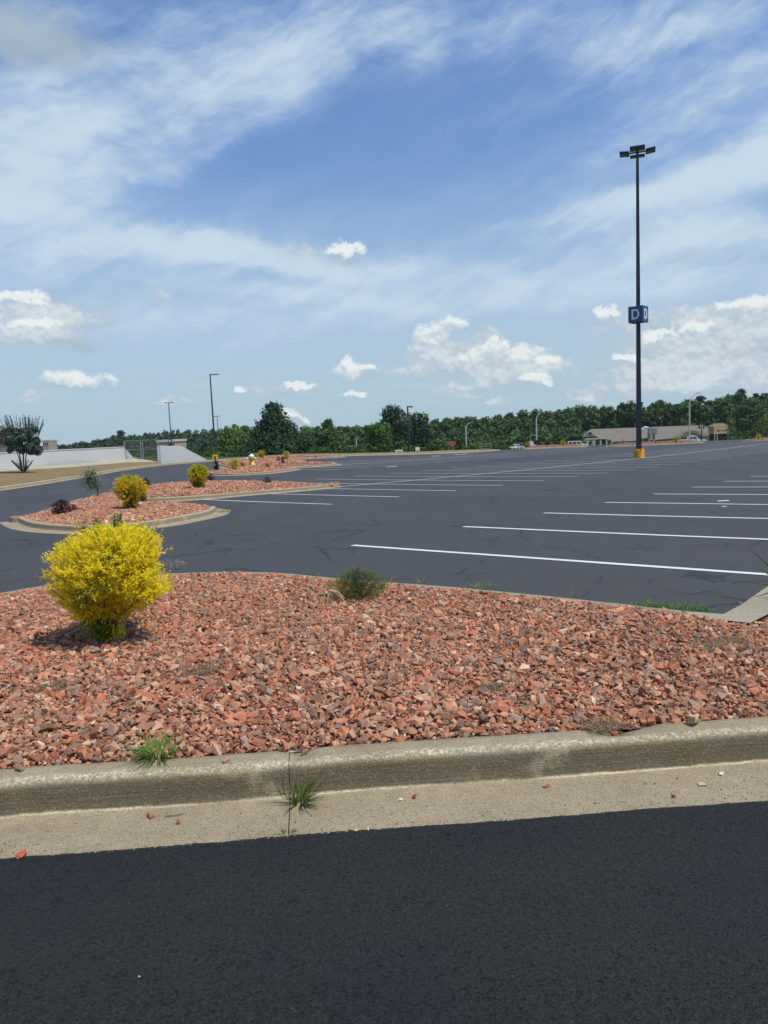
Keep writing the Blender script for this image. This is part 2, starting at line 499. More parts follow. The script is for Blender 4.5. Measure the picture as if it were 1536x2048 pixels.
# stones -------------------------------------------------------------
def unit_(v): return v/np.linalg.norm(v, axis=1)[:, None]
def stone_protos(k, seed=3, npts=8):
    r = np.random.default_rng(seed); out = []
    for _ in range(k):
        p = np.array([(a, b, c) for a in (-1, 1) for b in (-1, 1) for c in (-1, 1)], float)*.62
        p += r.normal(0, .23, p.shape); p[r.integers(0, 8)] *= .45
        p = np.vstack([p, unit_(r.normal(size=(2, 3)))*r.uniform(.8, 1.15, (2, 1))])
        p *= np.array([1.12, r.uniform(.65, .98), r.uniform(.40, .78)])
        bm = bmesh.new(); vs = [bm.verts.new(q) for q in p]
        bmesh.ops.convex_hull(bm, input=vs)
        for v in [v for v in bm.verts if not v.link_faces]: bm.verts.remove(v)
        bmesh.ops.triangulate(bm, faces=bm.faces)
        bm.verts.index_update()
        out.append((np.array([v.co[:] for v in bm.verts]), np.array([[v.index for v in f.verts] for f in bm.faces]))); bm.free()
    return out
PROTO = stone_protos(20)
PAL = np.array([(.50, .175, .095), (.56, .23, .12), (.66, .35, .21), (.45, .20, .125), (.56, .35, .235), (.34, .19, .13),
                (.29, .20, .165), (.30, .25, .23), (.64, .45, .31), (.19, .13, .11), (.80, .70, .54), (.66, .22, .10), (.60, .39, .28)])
PAL = (PAL*.72 + .28*np.array([.41, .25, .18]))*np.array([.97, .88, .80])
PW = np.array([.12, .10, .11, .13, .12, .10, .085, .06, .055, .035, .022, .035, .09]); PW /= PW.sum()
def rot_mats(n, tilt=.55):
    a = rng.uniform(0, 2*np.pi, n); b = rng.normal(0, tilt, n); c = rng.normal(0, tilt, n)
    ca, sa, cb, sb, cc, sc = np.cos(a), np.sin(a), np.cos(b), np.sin(b), np.cos(c), np.sin(c)
    Z = np.zeros((n, 3, 3)); Z[:, 0, 0] = ca; Z[:, 0, 1] = -sa; Z[:, 1, 0] = sa; Z[:, 1, 1] = ca; Z[:, 2, 2] = 1
    X = np.zeros((n, 3, 3)); X[:, 0, 0] = 1; X[:, 1, 1] = cb; X[:, 1, 2] = -sb; X[:, 2, 1] = sb; X[:, 2, 2] = cb
    Y = np.zeros((n, 3, 3)); Y[:, 1, 1] = 1; Y[:, 0, 0] = cc; Y[:, 0, 2] = sc; Y[:, 2, 0] = -sc; Y[:, 2, 2] = cc
    return Z @ X @ Y
def stones_mesh(name, P, size, mat, cols=None, parent=None):
    n = len(P); which = rng.integers(0, len(PROTO), n)
    if cols is None:
        cols = PAL[rng.choice(len(PAL), n, p=PW)]*rng.uniform(.72, 1.25, (n, 1))
    VV, FF, CC, base = [], [], [], 0
    for k, (pv, pf) in enumerate(PROTO):
        s = np.nonzero(which == k)[0]
        if not len(s): continue
        m = rot_mats(len(s)); v = np.einsum('nij,vj->nvi', m, pv)*size[s, None, None] + P[s, None, :]
        VV.append(v.reshape(-1, 3)); FF.append((pf[None] + (np.arange(len(s))*len(pv))[:, None, None]).reshape(-1, 3) + base)
        CC.append(np.repeat(cols[s], len(pv), 0)); base += len(s)*len(pv)
    return mesh_np(name, np.vstack(VV), np.vstack(FF), mat, parent, colors=np.vstack(CC))

# ------------------------------------------------------------------ terrain, lot, road
def grid_axis(spans):
    out = []
    for a, b, st in spans: out += list(np.arange(a, b, st))
    return np.array(out + [spans[-1][1]])
gx = grid_axis([(-600, -120, 20), (-120, -48, 4), (-48, 60, 1.0), (60, 120, 4), (120, 600, 20)])
gy = grid_axis([(-220, -20, 40), (-20, 120, 1.0), (120, 260, 4), (260, 900, 30)])
def grid_mesh(name, gx, gy, f, z0, mat, keep=None):
    X, Y = np.meshgrid(gx, gy); V = np.c_[X.ravel(), Y.ravel(), (f(X, Y)+z0).ravel()]
    ny, nx = X.shape; i = np.arange(ny-1)[:, None]; j = np.arange(nx-1)[None, :]; a = i*nx+j
    Fc = np.stack([a, a+1, a+nx+1, a+nx], -1).reshape(-1, 4)
    if keep is not None:
        c = V[Fc].mean(1); Fc = Fc[keep(c[:, 0], c[:, 1])]
        used = np.unique(Fc); mp = np.zeros(len(V), int); mp[used] = np.arange(len(used)); V = V[used]; Fc = mp[Fc]
    return mesh_np(name, V, Fc, mat, smooth=True)
tag(grid_mesh('ground', gx, gy, T, -.07, M['meadow']), kind='structure')
lot = grid_mesh('parking_lot', np.arange(-34, 91, 1.0), np.arange(2.9, 92, 1.0), G, 0.0, M['lot'],
                lambda x, y: (y < np.interp(x, EDGE_X, EDGE_Y)+1.5) & (x > np.interp(y, [0, 32, 50, 60, 67, 76, 79], [-15.7, -17, -18.5, -18.2, -16.4, -14, -9])-1.2) )
tag(lot, kind='structure')

# near road with a slightly ragged edge against the gutter
ps = [hit(x, y) for x, y in ((-500, 1748), (0, 1716), (360, 1690), (580, 1670), (768, 1656.5), (1018, 1640), (1218, 1623), (1536, 1601), (2000, 1570))]
edge = resample(ps, .02)
edge = np.vstack([[edge[0, 0]-12, edge[0, 1]-.9], edge, [edge[-1, 0]+12, edge[-1, 1]+1.1]])
rag = np.array([mnoise.noise(Vector((x*9, y*9, 0)))*.006 + mnoise.noise(Vector((x*40, 3, 0)))*.004 for x, y in edge])
edge[:, 1] += rag
XS = edge[:, 0]; rows = np.array([0, .03, .12, .4, .9, 1.6, 2.6, 5, 9])
V = np.concatenate([np.c_[XS, edge[:, 1]-r, G(XS, edge[:, 1]-r) + (0.0085 if r else .0025)] for r in rows])
n = len(XS); i = np.arange(len(rows)-1)[:, None]; j = np.arange(n-1)[None, :]; a = i*n+j
tag(mesh_np('near_road', V, np.stack([a, a+n, a+n+1, a+1], -1).reshape(-1, 4), M['near'], smooth=True), kind='structure')

# ------------------------------------------------------------------ the near bed: kerbs
foot_px = [(-500, 1660), (-200, 1648), (0, 1639.5), (80, 1632), (360, 1615), (580, 1597), (768, 1581), (1118, 1558), (1536, 1525), (2000, 1488)]
foot = resample([hit(*p) for p in foot_px], .011)
foot = np.vstack([[foot[0, 0]-9, foot[0, 1]-.7], foot, [foot[-1, 0]+5, foot[-1, 1]+.4]])
KP = [(-.34, .0045), (-.22, .0045), (-.1, .005), (-.03, .006), (-.004, .008), (.002, .016), (.008, .04), (.013, .065), (.018, .09), (.023, .104), (.031, .114),
      (.043, .1215), (.06, .125), (.09, .1265), (.13, .127), (.165, .126), (.172, .115), (.175, -.02)]
jx = hit(584, 1597)[0]
cut = int(np.argmin(abs(foot[:, 0]-jx)))
def chip(V, uv):
    # broken back edge and worn shoulder beside the joint
    d = np.abs(V[:, 0]-jx - .012)
    back = np.clip((uv[:, 1]-.455)/.06, 0, 1)
    amt = np.clip(1-d/.085, 0, 1)*back
    amt *= .75 + .5*np.array([mnoise.noise(Vector(p)*40) for p in V])
    V[:, 2] -= .028*amt*(uv[:, 1] > .455)
    c2 = (V[:, 0] > .72) & (V[:, 0] < 1.12)
    w = np.clip(1-np.abs(V[:, 0]-.93)/.17, 0, 1)*np.clip((uv[:, 1]-.50)/.04, 0, 1)
    V[:, 2] -= .03*w*(uv[:, 1] > .49)
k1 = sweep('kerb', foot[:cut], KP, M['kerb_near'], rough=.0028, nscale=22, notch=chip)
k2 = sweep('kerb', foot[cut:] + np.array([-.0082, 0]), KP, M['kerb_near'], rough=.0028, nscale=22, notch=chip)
for k in (k1, k2): tag(k, kind='structure')

ISL = [(-.34, .004), (-.2, .005), (-.02, .007), (0, .012), (.012, .07), (.022, .10), (.04, .118), (.06, .125), (.16, .127), (.17, .11), (.172, -.02)]
def cornered(P, step): return resample(P, step)
# back kerb of the near bed: its visible top edge follows the photograph's outline
top_px = [(-900, 1330), (-400, 1250), (0, 1184), (110, 1166), (220, 1153), (330, 1146), (460, 1142), (560, 1144), (650, 1152), (760, 1161), (900, 1171),
          (1020, 1182), (1190, 1199), (1300, 1211), (1395, 1222)]
tp = [hit(x, y, .125) for x, y in top_px]
turn = [hit(x, y, .125) for x, y in ((1447, 1227), (1482, 1208), (1536, 1170), (1640, 1100), (1760, 1040))]
back = resample(tp, .05); back_r = resample([tp[-1]] + turn, .05)
BK = [(.02, -.01), (.012, .004), (.0, .012), (-.006, .06), (-.02, .11), (-.04, .122), (-.07, .126), (-.16, .127), (-.17, .11), (-.172, -.02)]
backline = np.vstack([back[:-1], resample(np.vstack([back[-1:], np.array(turn)]), .05)])
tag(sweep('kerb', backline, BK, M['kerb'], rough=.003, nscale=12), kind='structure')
# concrete slab behind the corner
slab = [hit(x, y, .125) for x, y in ((1340, 1221), (1447, 1229), (1482, 1210.5), (1536, 1173), (1660, 1098), (1800, 1130), (1620, 1190), (1536, 1229), (1500, 1247), (1455, 1242), (1390, 1234))]
slab = np.array(slab)
tag(bed_sheet('kerb_apron', slab, .12, lambda x, y, d: G(x, y)+.1285, M['walk']), kind='structure')

# ------------------------------------------------------------------ the near gravel bed
N_f = normals2(foot); fr = (foot + N_f*.172)[::12]
N_b = normals2(backline); bk = (backline - N_b*.168)[::4]
k_end = len(back)//4
bk_left = bk[:k_end-1]
gr_right = [hit(x, y, .13) for x, y in ((1392, 1231), (1440, 1240), (1500, 1249), (1536, 1231), (1640, 1190), (1760, 1140), (1900, 1130))]
outline = np.vstack([fr, [[fr[-1, 0]+.3, fr[-1, 1]+1.2]], np.array(gr_right)[::-1], bk_left[::-1]])
if area(outline) < 0: outline = outline[::-1]
def near_z(x, y, d=None):
    if d is None: d = dist_edge(outline, x, y)
    und = .018*np.sin(x*1.7+y*.9)+.012*np.sin(x*3.1-y*2.3+1)
    return G(x, y) + .112 + .05*(1-np.exp(-d/.7)) + und*np.clip(d/.5, 0, 1)
tag(bed_sheet('gravel_base', outline, .16, near_z, M['bed']), kind='structure')
def scatter(P, step, view=1.15, ymin=0, jitter=.5):
    lo, hi = P.min(0), P.max(0)
    X, Y = np.meshgrid(np.arange(lo[0], hi[0], step), np.arange(max(lo[1], ymin), hi[1], step))
    X = X.ravel()+rng.uniform(-jitter, jitter, X.size)*step; Y = Y.ravel()+rng.uniform(-jitter, jitter, Y.size)*step
    k = np.abs(X) < .56*Y*view+.5
    X, Y = X[k], Y[k]; k = inside(P, X, Y)
    return X[k], Y[k]
# bare, dry patches in the gravel
BARE = [(hit(1445, 1300, .13), .22), (hit(398, 1368, .13), .13), (hit(1205, 1452, .13), .10), (hit(985, 1382, .13), .06), (hit(105, 1388, .13), .10)]
X, Y = scatter(outline, .0166)
d = dist_edge(outline, X, Y); keep = d > .012
for (bx, by), br in BARE:
    rr = np.hypot(X-bx, (Y-by)/.9)/br
    keep &= ~((rr < 1) & (rng.uniform(size=len(X)) > .25 + .7*rr**2))
X, Y, d = X[keep], Y[keep], d[keep]
sz = np.clip(rng.lognormal(math.log(.0104), .50, len(X)), .005, .034)
Z = near_z(X, Y, d) + sz*.30 + rng.uniform(-.005, .015, len(X))
g = stones_mesh('gravel', np.c_[X, Y, Z], sz, M['stone'])
tag(g, label='crushed red and pink stone mulch filling the near kerbed bed', kind='stuff')
print('near stones', len(X))

# fine grit swept along the gutter and the ragged edge of the road
n_ = 1500; k_ = rng.integers(30, len(foot)-30, n_); o_ = np.where(rng.uniform(size=n_) < .6, -.31+rng.exponential(.03, n_), rng.uniform(-.33, -.01, n_))
k_ = np.where(rng.uniform(size=n_) < .12, np.clip((cut+rng.normal(0, 14, n_)).astype(int), 1, len(foot)-2), k_)
GX = foot[k_, 0]+N_f[k_, 0]*o_; GY = foot[k_, 1]+N_f[k_, 1]*o_
gs = np.clip(rng.lognormal(math.log(.0016), .45, n_), .0008, .0048)
gc = np.array([(.40, .33, .22), (.55, .48, .35), (.20, .16, .11), (.38, .14, .08), (.10, .09, .07)])[rng.choice(5, n_, p=[.35, .25, .18, .1, .12])]
tag(stones_mesh('grit', np.c_[GX, GY, G(GX, GY)+.007], gs, M['stone'], cols=gc), label='fine pale grit along the gutter and the asphalt edge', kind='stuff')

# ------------------------------------------------------------------ the islands behind
def island(front, backs, step=.18, mound=.13, stones=0, ssize=.03, label=''):
    """front: pixels of the foot of the kerb; backs: pixels of its top edge seen from behind"""
    pts = [hit(x, y) for x, y in front] + [hit(x, y, .125) for x, y in backs]
    P = resample(pts, step, True)
    if area(P) < 0: P = P[::-1]
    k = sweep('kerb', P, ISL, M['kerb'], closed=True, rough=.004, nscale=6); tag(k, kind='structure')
    Q = offset_in(P, .168, True)
    zf = lambda x, y, d: G(x, y)+.105+mound*(1-np.exp(-d/1.0))
    b = bed_sheet('gravel', Q, .35, zf, M['bed'])
    tag(b, label=label, kind='stuff')
    if stones:
        A = abs(area(Q)); X, Y = scatter(Q, math.sqrt(A/stones), 1.3)
        d = dist_edge(Q, X, Y); s = np.clip(rng.lognormal(math.log(ssize), .3, len(X)), .01, .09)
        c = PAL[rng.choice(len(PAL), len(X), p=PW)]*rng.uniform(.8, 1.3, (len(X), 1))
        g = stones_mesh('gravel', np.c_[X, Y, zf(X, Y, d)+s*.2], s, M['stone'], cols=c)
        tag(g, label=label, kind='stuff')
    return P, Q, zf
I2 = island([(32, 1043), (60, 1056), (120, 1063), (200, 1064), (300, 1055), (380, 1041), (422, 1031), (434, 1022)],
            [(428, 1012), (385, 1006), (330, 1004), (290, 1002), (262, 994), (232, 985), (190, 989), (140, 1002), (85, 1020), (48, 1033)],
            stones=15000, ssize=.030, label='crushed red stone in the rounded kerbed island behind the near bed')
I3 = island([(282, 1004), (400, 999), (500, 990), (600, 982), (655, 976), (668, 972)],
            [(660, 968.5), (600, 965), (535, 963), (460, 963), (400, 964), (335, 967), (285, 972), (268, 985)],
            stones=9000, ssize=.036, label='crushed red stone in the long pointed kerbed island')
I4 = island([(415, 950), (470, 951), (540, 947), (583, 941), (592, 938)], [(575, 935), (520, 933), (460, 935), (425, 940), (405, 945)],
            step=.3, mound=.10, stones=3500, ssize=.05, label='crushed red stone in the kerbed island before the fire hydrant')
I5 = island([(480, 938), (560, 937.5), (620, 934.5), (668, 931), (674, 929)], [(655, 925.5), (605, 921.5), (560, 918.5), (500, 917.5), (455, 921), (436, 927)],
            step=.4, mound=.15, stones=3500, ssize=.06, label='crushed red stone in the kerbed island around the fire hydrant')
I6 = island([(520, 921), (590, 919), (645, 916.5), (690, 914)], [(672, 911.5), (610, 911), (545, 912), (505, 915)],
            step=.5, mound=.12, stones=1500, ssize=.07, label='crushed red stone in the farthest thin kerbed island on the left')
# far beds along the right-hand edge of the lot
def far_bed(pxs, depth, label):
    A = [hit(x, y) for x, y in pxs]; A = resample(A, 1.0); B = A + np.array([0, depth])
    P = np.vstack([A, B[::-1]]); P = resample(P[::2], .6, True)
    if area(P) < 0: P = P[::-1]
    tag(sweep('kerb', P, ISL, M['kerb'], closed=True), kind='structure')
    Q = offset_in(P, .16, True)
    b = bed_sheet('gravel', Q, .6, lambda x, y, d: G(x, y)+.1+.35*(1-np.exp(-d/1.0)), M['bed']); tag(b, label=label, kind='stuff')
far_bed([(1045, 899), (1110, 896), (1180, 893)], 3.5, 'low strip of red gravel before the white pickup and sport utility')
far_bed([(1222, 893.5), (1290, 891), (1360, 888), (1420, 885)], 3.5, 'low strip of red gravel before the long beige building')
far_bed([(1500, 882.5), (1560, 880), (1640, 877)], 3.0, 'low strip of red gravel at the right end of the lot edge')

# ------------------------------------------------------------------ left verge, sidewalk
vp = [(-15.2, -14), (-15.5, 0), (-15.9, 15)] + [hit(x, y) for x, y in ((0, 980), (160, 955), (240, 941), (320, 931), (412, 923.5), (500, 917), (560, 914))]
vpath = resample(vp, .5)
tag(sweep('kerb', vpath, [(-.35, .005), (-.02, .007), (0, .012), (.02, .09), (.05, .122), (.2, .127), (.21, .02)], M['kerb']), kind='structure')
NV = normals2(vpath); inner = vpath + NV*.2
swx = [(-26.3, -14), (-26.3, 20), (-26.2, 40)] + [hit(x, y, .1) for x, y in ((0, 944), (140, 936), (250, 926), (316, 924))]
swo = [(-29.6, -14), (-29.4, 20), (-29.2, 40)] + [hit(x, y, .1) for x, y in ((0, 938), (140, 929), (250, 918.5), (270, 917))]
tag(ribbon('sidewalk', swx, swo, M['walk'], 60, 3, .135), kind='structure')
gpoly_in = inner[inner[:, 1] < hit(326, 930)[1]]
# dry grass between kerb and sidewalk, as one filled polygon
sx = resample(swx, 1.0)
P = np.vstack([gpoly_in[::2], sx[::-1]])
if area(P) < 0: P = P[::-1]
tag(bed_sheet('verge', P, .8, lambda x, y, d: G(x, y)+.118+.03*np.clip(d, 0, 1), M['dry']), kind='structure')
# verge along the far edge of the lot
fe = [hit(x, y) for x, y in ((560, 914), (690, 912), (790, 910), (900, 906.5), (1000, 901))]
fe = resample(fe, .6)
tag(sweep('kerb', fe, [(-.3, .006), (0, .01), (.04, .12), (.3, .13), (.32, .05)], M['kerb']), kind='structure')
NF = normals2(fe)
tag(ribbon('verge', fe+NF*.3, fe+NF*5.5, M['dry'], 40, 4, .12, f=lambda x, y: np.maximum(T(x, y), G(x, y)-.25)), kind='structure')

# ------------------------------------------------------------------ painted lines
cu, su = math.cos(YAW), math.sin(YAW)
def uv2xy(u, v): return cu*u + su*v, -su*u + cu*v
LV, LF = [], []
M['paint_worn'] = simple('worn_paint', (.50, .50, .49), .7, var=.25, scale=9)
def stripe(u0, v0, u1, v1, w=.105):
    x0, y0 = uv2xy(u0, v0); x1, y1 = uv2xy(u1, v1)
    L = math.hypot(x1-x0, y1-y0); n = max(2, int(L/.5)); t = np.linspace(0, 1, n+1)
    X = x0+(x1-x0)*t; Y = y0+(y1-y0)*t
    wob = np.array([mnoise.noise(Vector((a*.35, b*.35, 5)))*.035 for a, b in zip(X, Y)])
    nx, ny = -(y1-y0)/L, (x1-x0)/L
    b = len(LV)
    for x, y, w_ in zip(X, Y, wob):
        for s in (-1, 0, 1):
            a, c = x+nx*(w_+s*w/2), y+ny*(w_+s*w/2); LV.append((a, c, float(G(a, c))+.005))
    for i in range(n):
        for s in (0, 1):
            q = b+i*3+s; LF.append((q, q+3, q+4, q+1))
def ymax_ok(u, v, m=2.5):
    x, y = uv2xy(u, v); return y < np.interp(x, EDGE_X, EDGE_Y)-m and y > 4
def covered(u, v):
    x, y = uv2xy(u, v); x, y = np.array([x]), np.array([y])
    return any(inside(I[0], x, y)[0] for I in (I2, I3, I4, I5, I6))
def row(uR, vbase, k0, k1, left=True, right=True):
    """double row: lines run from uR leftwards over both stalls"""
    for k in range(k0, k1):
        v = vbase+k*STALL
        a, b = uR, uR-2*DEP
        # trim where an island or the far edge covers the line
        us = np.arange(a, b-.01, -.15); ok = [ymax_ok(u, v) and not covered(u, v) for u in us]
        run = []
        for u, o in list(zip(us, ok))+[(None, False)]:
            if o: run.append(u)
            else:
                if len(run) > 6: stripe(run[0], v, run[-1], v)
                run = []
for k in range(0, 22):          # the right-hand row
    v = V0+k*STALL
    if ymax_ok(U0, v): stripe(U0, v, U0+(DEP if k == 0 else 2*DEP), v, .115)
row(U0-AISLE, V1, 0, 26)
long_line_defer = True
NEARV = (len(LV), len(LF))
row(U0-2*AISLE-2*DEP, V2, 0, 18)
row(U0-3*AISLE-4*DEP, V2+20.5, 0, 14)
def long_line(u, va, vb):
    vs = np.arange(va, vb, .5); ok = [ymax_ok(u, v) and not covered(u, v) for v in vs]; vs = vs[ok]
    if len(vs) > 4: stripe(u, vs[0], u, vs[-1], .11)
long_line(U0-AISLE-DEP, V1+2.2*STALL, V1+32*STALL)
long_line(U0-2*AISLE-3*DEP, V2+2*STALL, V2+25*STALL)
long_line(U0-3*AISLE-5*DEP, V2+20, V2+25*STALL)
long_line(U0+DEP, V0+1*STALL, V0+26*STALL)
LV = np.array(LV); LF = np.array(LF)
far_ = (LV[LF].mean(1)[:, 1] > 68); me_ = None
ob_ = tag(mesh_np('road_markings', LV, LF, M['paint']), kind='structure')
ob_.data.materials.append(M['paint_worn'])
ob_.data.polygons.foreach_set('material_index', far_.astype(np.int32))

# ------------------------------------------------------------------ foliage
def unit(v): return v/np.maximum(np.linalg.norm(v, axis=-1, keepdims=True), 1e-9)
def leaf_quads(name, P, D, L, W, cols, mat, parent=None, side=None):
    n = len(P); D = unit(D)
    S = unit(np.cross(D, rng.normal(size=(n, 3)) if side is None else side))
    L = np.broadcast_to(L, n)[:, None]; W = np.broadcast_to(W, n)[:, None]
    nrm = np.cross(D, S)
    V = np.stack([P, P+D*L*.5+S*W*.5+nrm*L*.08, P+D*L-nrm*L*.06, P+D*L*.5-S*W*.5+nrm*L*.08], 1).reshape(-1, 3)
    Fc = np.arange(n*4).reshape(n, 4)
    return mesh_np(name, V, Fc, mat, parent, colors=np.repeat(cols, 4, 0))
def blades(P, D, L, W, bend, segs=4, S=None):
    """curved tapering blades: arrays of verts and faces"""
    n = len(P); D = unit(D); H = D.copy(); H[:, 2] = 0; H = unit(H+1e-6)
    S = unit(np.cross(D, np.array([0, 0, 1.0]))+1e-6) if S is None else S
    VV = []
    for k in range(segs+1):
        t = k/segs; c = P + D*(L*t)[:, None] + (H*bend[:, None] - np.array([0, 0, 1.0])*bend[:, None]*.9)*(L*t*t)[:, None]
        w = (W*(1-t**1.6))[:, None]*.5
        VV += [c-S*w, c+S*w]
    V = np.stack(VV, 1).reshape(-1, 3); m = 2*(segs+1)
    q = np.array([[2*k, 2*k+1, 2*k+3, 2*k+2] for k in range(segs)])
    Fc = (q[None]+(np.arange(n)*m)[:, None, None]).reshape(-1, 4)
    return V, Fc, m
def tuft(name, loc, label, cat, n=60, rad=.05, L=.12, W=.004, spread=.7, col=(.07, .16, .025), col2=(.20, .22, .06), bend=.35, group=None, dirbias=(0, 0, 0)):
    a = rng.uniform(0, 2*np.pi, n); r = rad*np.sqrt(rng.uniform(0, 1, n))
    P = np.c_[np.cos(a)*r, np.sin(a)*r, np.zeros(n)-.005]
    D = np.c_[np.cos(a)*spread*rng.uniform(.1, 1, n), np.sin(a)*spread*rng.uniform(.1, 1, n), np.ones(n)] + np.array(dirbias)
    Ls = L*rng.uniform(.5, 1.15, n)
    V, Fc, m = blades(P, D, Ls, W*rng.uniform(.7, 1.3, n), bend*rng.uniform(.3, 1.4, n))
    t = rng.uniform(0, 1, (n, 1))**1.5; c = np.array(col)*(1-t)+np.array(col2)*t
    o = mesh_np(name, V, Fc, M['blade'], colors=np.repeat(c, m, 0)); o.location = loc
    return tag(o, label, cat, group)
def P3(px, py, z0=.12, f=G):
    x, y = hit(px, py, z0, f); return (x, y, float(f(x, y))+z0)

def envelope_points(n, H, prof, rad, seed, lump=.22, shell=.55):
    """points inside a body of revolution with lumps; returns point, outward direction, depth 0..1 (1 = surface)"""
    r = np.random.default_rng(seed)
    z = r.uniform(0, 1, n*3); pr = np.interp(z, prof[0], prof[1])
    keep = r.uniform(size=len(z)) < (pr/max(prof[1]))**1.2; z = z[keep][:n]; pr = pr[keep][:n]; n = len(z)
    a = r.uniform(0, 2*np.pi, n)
    ph = r.uniform(0, 6.28, 8)
    lum = 1+lump*(np.sin(3*a+ph[0]+5*z)*.5+np.sin(5*a+ph[1]-7*z)*.3+np.sin(2*a+ph[2]+11*z)*.4)
    q = 1-(1-shell)*r.uniform(0, 1, n)**.8*r.choice([1, 1, 1.7], n)
    q = np.clip(q, .1, 1)
    rr = pr*rad*lum*q
    P = np.c_[np.cos(a)*rr, np.sin(a)*rr, z*H]
    O = np.c_[np.cos(a), np.sin(a), (z-.45)*1.2]
    return P, unit(O), q

def shrub(name, loc, label, cat, H, rad, prof, sprays, per, leafL, leafW, sprayL, colO, colI, seed=1, group=None, stems=16, up=.7, lean=(0, 0), inner=.45, greens=None, trunk=.012, shell=.55, lump=.22, foliage='foliage'):
    t = thing(name, loc, label, cat, group)
    P, O, q = envelope_points(sprays, H, prof, rad, seed, lump, shell)
    P[:, 0] += lean[0]*P[:, 2]; P[:, 1] += lean[1]*P[:, 2]
    n = len(P); r = np.random.default_rng(seed+50)
    D = unit(O + np.array([0, 0, up]) + r.normal(0, .45, (n, 3)))
    SL = sprayL*r.uniform(.5, 1.3, n)
    s = np.linspace(.05, 1, per)
    base = P[:, None]-D[:, None]*(SL[:, None]*.45)[..., None]
    LP = base + D[:, None]*(SL[:, None]*s[None])[..., None]
    LP = LP.reshape(-1, 3) + r.normal(0, leafW*.3, (n*per, 3))
    LD = unit(np.repeat(D, per, 0)*.75 + unit(r.normal(size=(n*per, 3)))*.85)
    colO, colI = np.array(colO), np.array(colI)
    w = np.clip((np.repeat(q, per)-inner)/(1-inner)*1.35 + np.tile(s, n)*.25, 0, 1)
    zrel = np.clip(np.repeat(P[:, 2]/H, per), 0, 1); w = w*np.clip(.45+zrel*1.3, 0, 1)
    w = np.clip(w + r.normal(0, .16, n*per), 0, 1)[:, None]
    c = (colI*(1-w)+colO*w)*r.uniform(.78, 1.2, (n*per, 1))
    if greens is not None:
        for gc, gr, col in greens:
            k = np.linalg.norm(LP-np.array(gc), axis=1) < gr*(1+r.normal(0, .25, len(LP)))
            c[k] = np.array(col)*r.uniform(.7, 1.3, (k.sum(), 1))
    leaf_quads(foliage, LP, LD, leafL*r.uniform(.6, 1.25, n*per), leafW*r.uniform(.7, 1.2, n*per), c, M['leaf'], t, side=np.array([.25, -.1, 1.0])+r.normal(0, .5, (n*per, 3)))
    mb = MB()
    for k in r.choice(n, min(stems, n), replace=False):
        e = P[k]; m_ = e*.5 + np.array([e[0]*-.18, e[1]*-.18, H*.03])
        mb.tube([(r.normal(0, .02), r.normal(0, .02), -.02), tuple(m_), tuple(e)], [trunk, trunk*.6, trunk*.2], 5, False)
    mb.build('stem', M['twig'], t)
    return t

YO, YI = (.97, .83, .04), (.30, .34, .02)
bx, by, bz = P3(210, 1289, .15)
PRO = ([0, .04, .10, .2, .27, .36, .48, .6, .72, .84, .93, 1], [.08, .22, .26, .22, .36, .68, .94, 1.0, .98, .88, .66, .22])
big = shrub('yellow_shrub', (bx, by, bz-.02), 'large bright yellow shrub with green patches, on the red gravel of the near bed', 'shrub',
            .765, .33, PRO, 3200, 16, .020, .0105, .078, YO, (.84, .68, .03), seed=5, group='golden shrubs planted in the stone beds', stems=70, up=.45, lean=(.16, 0), inner=.18,
            greens=[((-.05, -.10, .12), .11, (.16, .26, .03)), ((.12, -.33, .46), .07, (.22, .30, .03)), ((-.02, -.30, .36), .09, (.24, .30, .03)), ((.16, -.2, .60), .06, (.18, .26, .03))],
            trunk=.008, shell=.58, lump=.38)
# long loose shoots breaking the outline
r_ = np.random.default_rng(33); LP, LD, CC_L = [], [], []; mb = MB()
for k in range(95):
    z = r_.uniform(.22, 1) if k > 14 else r_.uniform(.06, .2); a = r_.uniform(0, 6.28) if k > 14 else r_.uniform(2.4, 4.4); rr = float(np.interp(z, *PRO))*.33*r_.uniform(.8, 1.1)
    b0 = np.array((math.cos(a)*rr+.16*z*.8, math.sin(a)*rr, z*.765)); d0 = unit(np.array((math.cos(a)*.9, math.sin(a)*.9, r_.uniform(-.1, 1.1)+(z > .8)*.8))); L = r_.uniform(.05, .125)
    mb.tube([tuple(b0-d0*.12), tuple(b0), tuple(b0+d0*L)], [.003, .002, .001], 4, False)
    for u in np.linspace(-.2, 1, 15):
        LP.append(b0+d0*L*u); LD.append(d0*.6+unit(r_.normal(size=3))*.9); CC_L.append(np.array((.97, .82, .05) if k > 14 else (.55, .56, .05))*r_.uniform(.8, 1.1))
leaf_quads('long_shoots', np.array(LP), np.array(LD), .019, .010, np.array(CC_L), M['leaf'], big)
mb.build('shoot_twig', M['twig'], big)
# two plain green suckers standing above the yellow crown, one low green sprout at the foot
def sprout(x, y, z, H, w, parent, seed, col=(.10, .20, .03), n=16, name='green_sprout', L=.034):
    r = np.random.default_rng(seed); P, D = [], []
    for k in range(n):
        h = H*(.35+.65*k/n)
        for q in range(7):
            a = r.uniform(0, 6.28); P.append((x+math.cos(a)*w*.3, y+math.sin(a)*w*.3, z+h)); D.append((math.cos(a), math.sin(a), .75))
    P, D = np.array(P), np.array(D); c = np.array(col)*r.uniform(.6, 1.5, (len(P), 1))
    leaf_quads(name, P, D, L*r.uniform(.6, 1.2, len(P)), L*.5, c, M['leaf'], parent)
    MB().tube([(x, y, z-.1), (x, y, z+H)], [.005, .002], 5, False).build('stem', M['twig'], parent)
sprout(-.005, .05, .70, .13, .03, big, 3, n=7, L=.024, col=(.14, .24, .04)); sprout(.13, .05, .70, .15, .04, big, 4, n=9, L=.026, col=(.15, .25, .04))

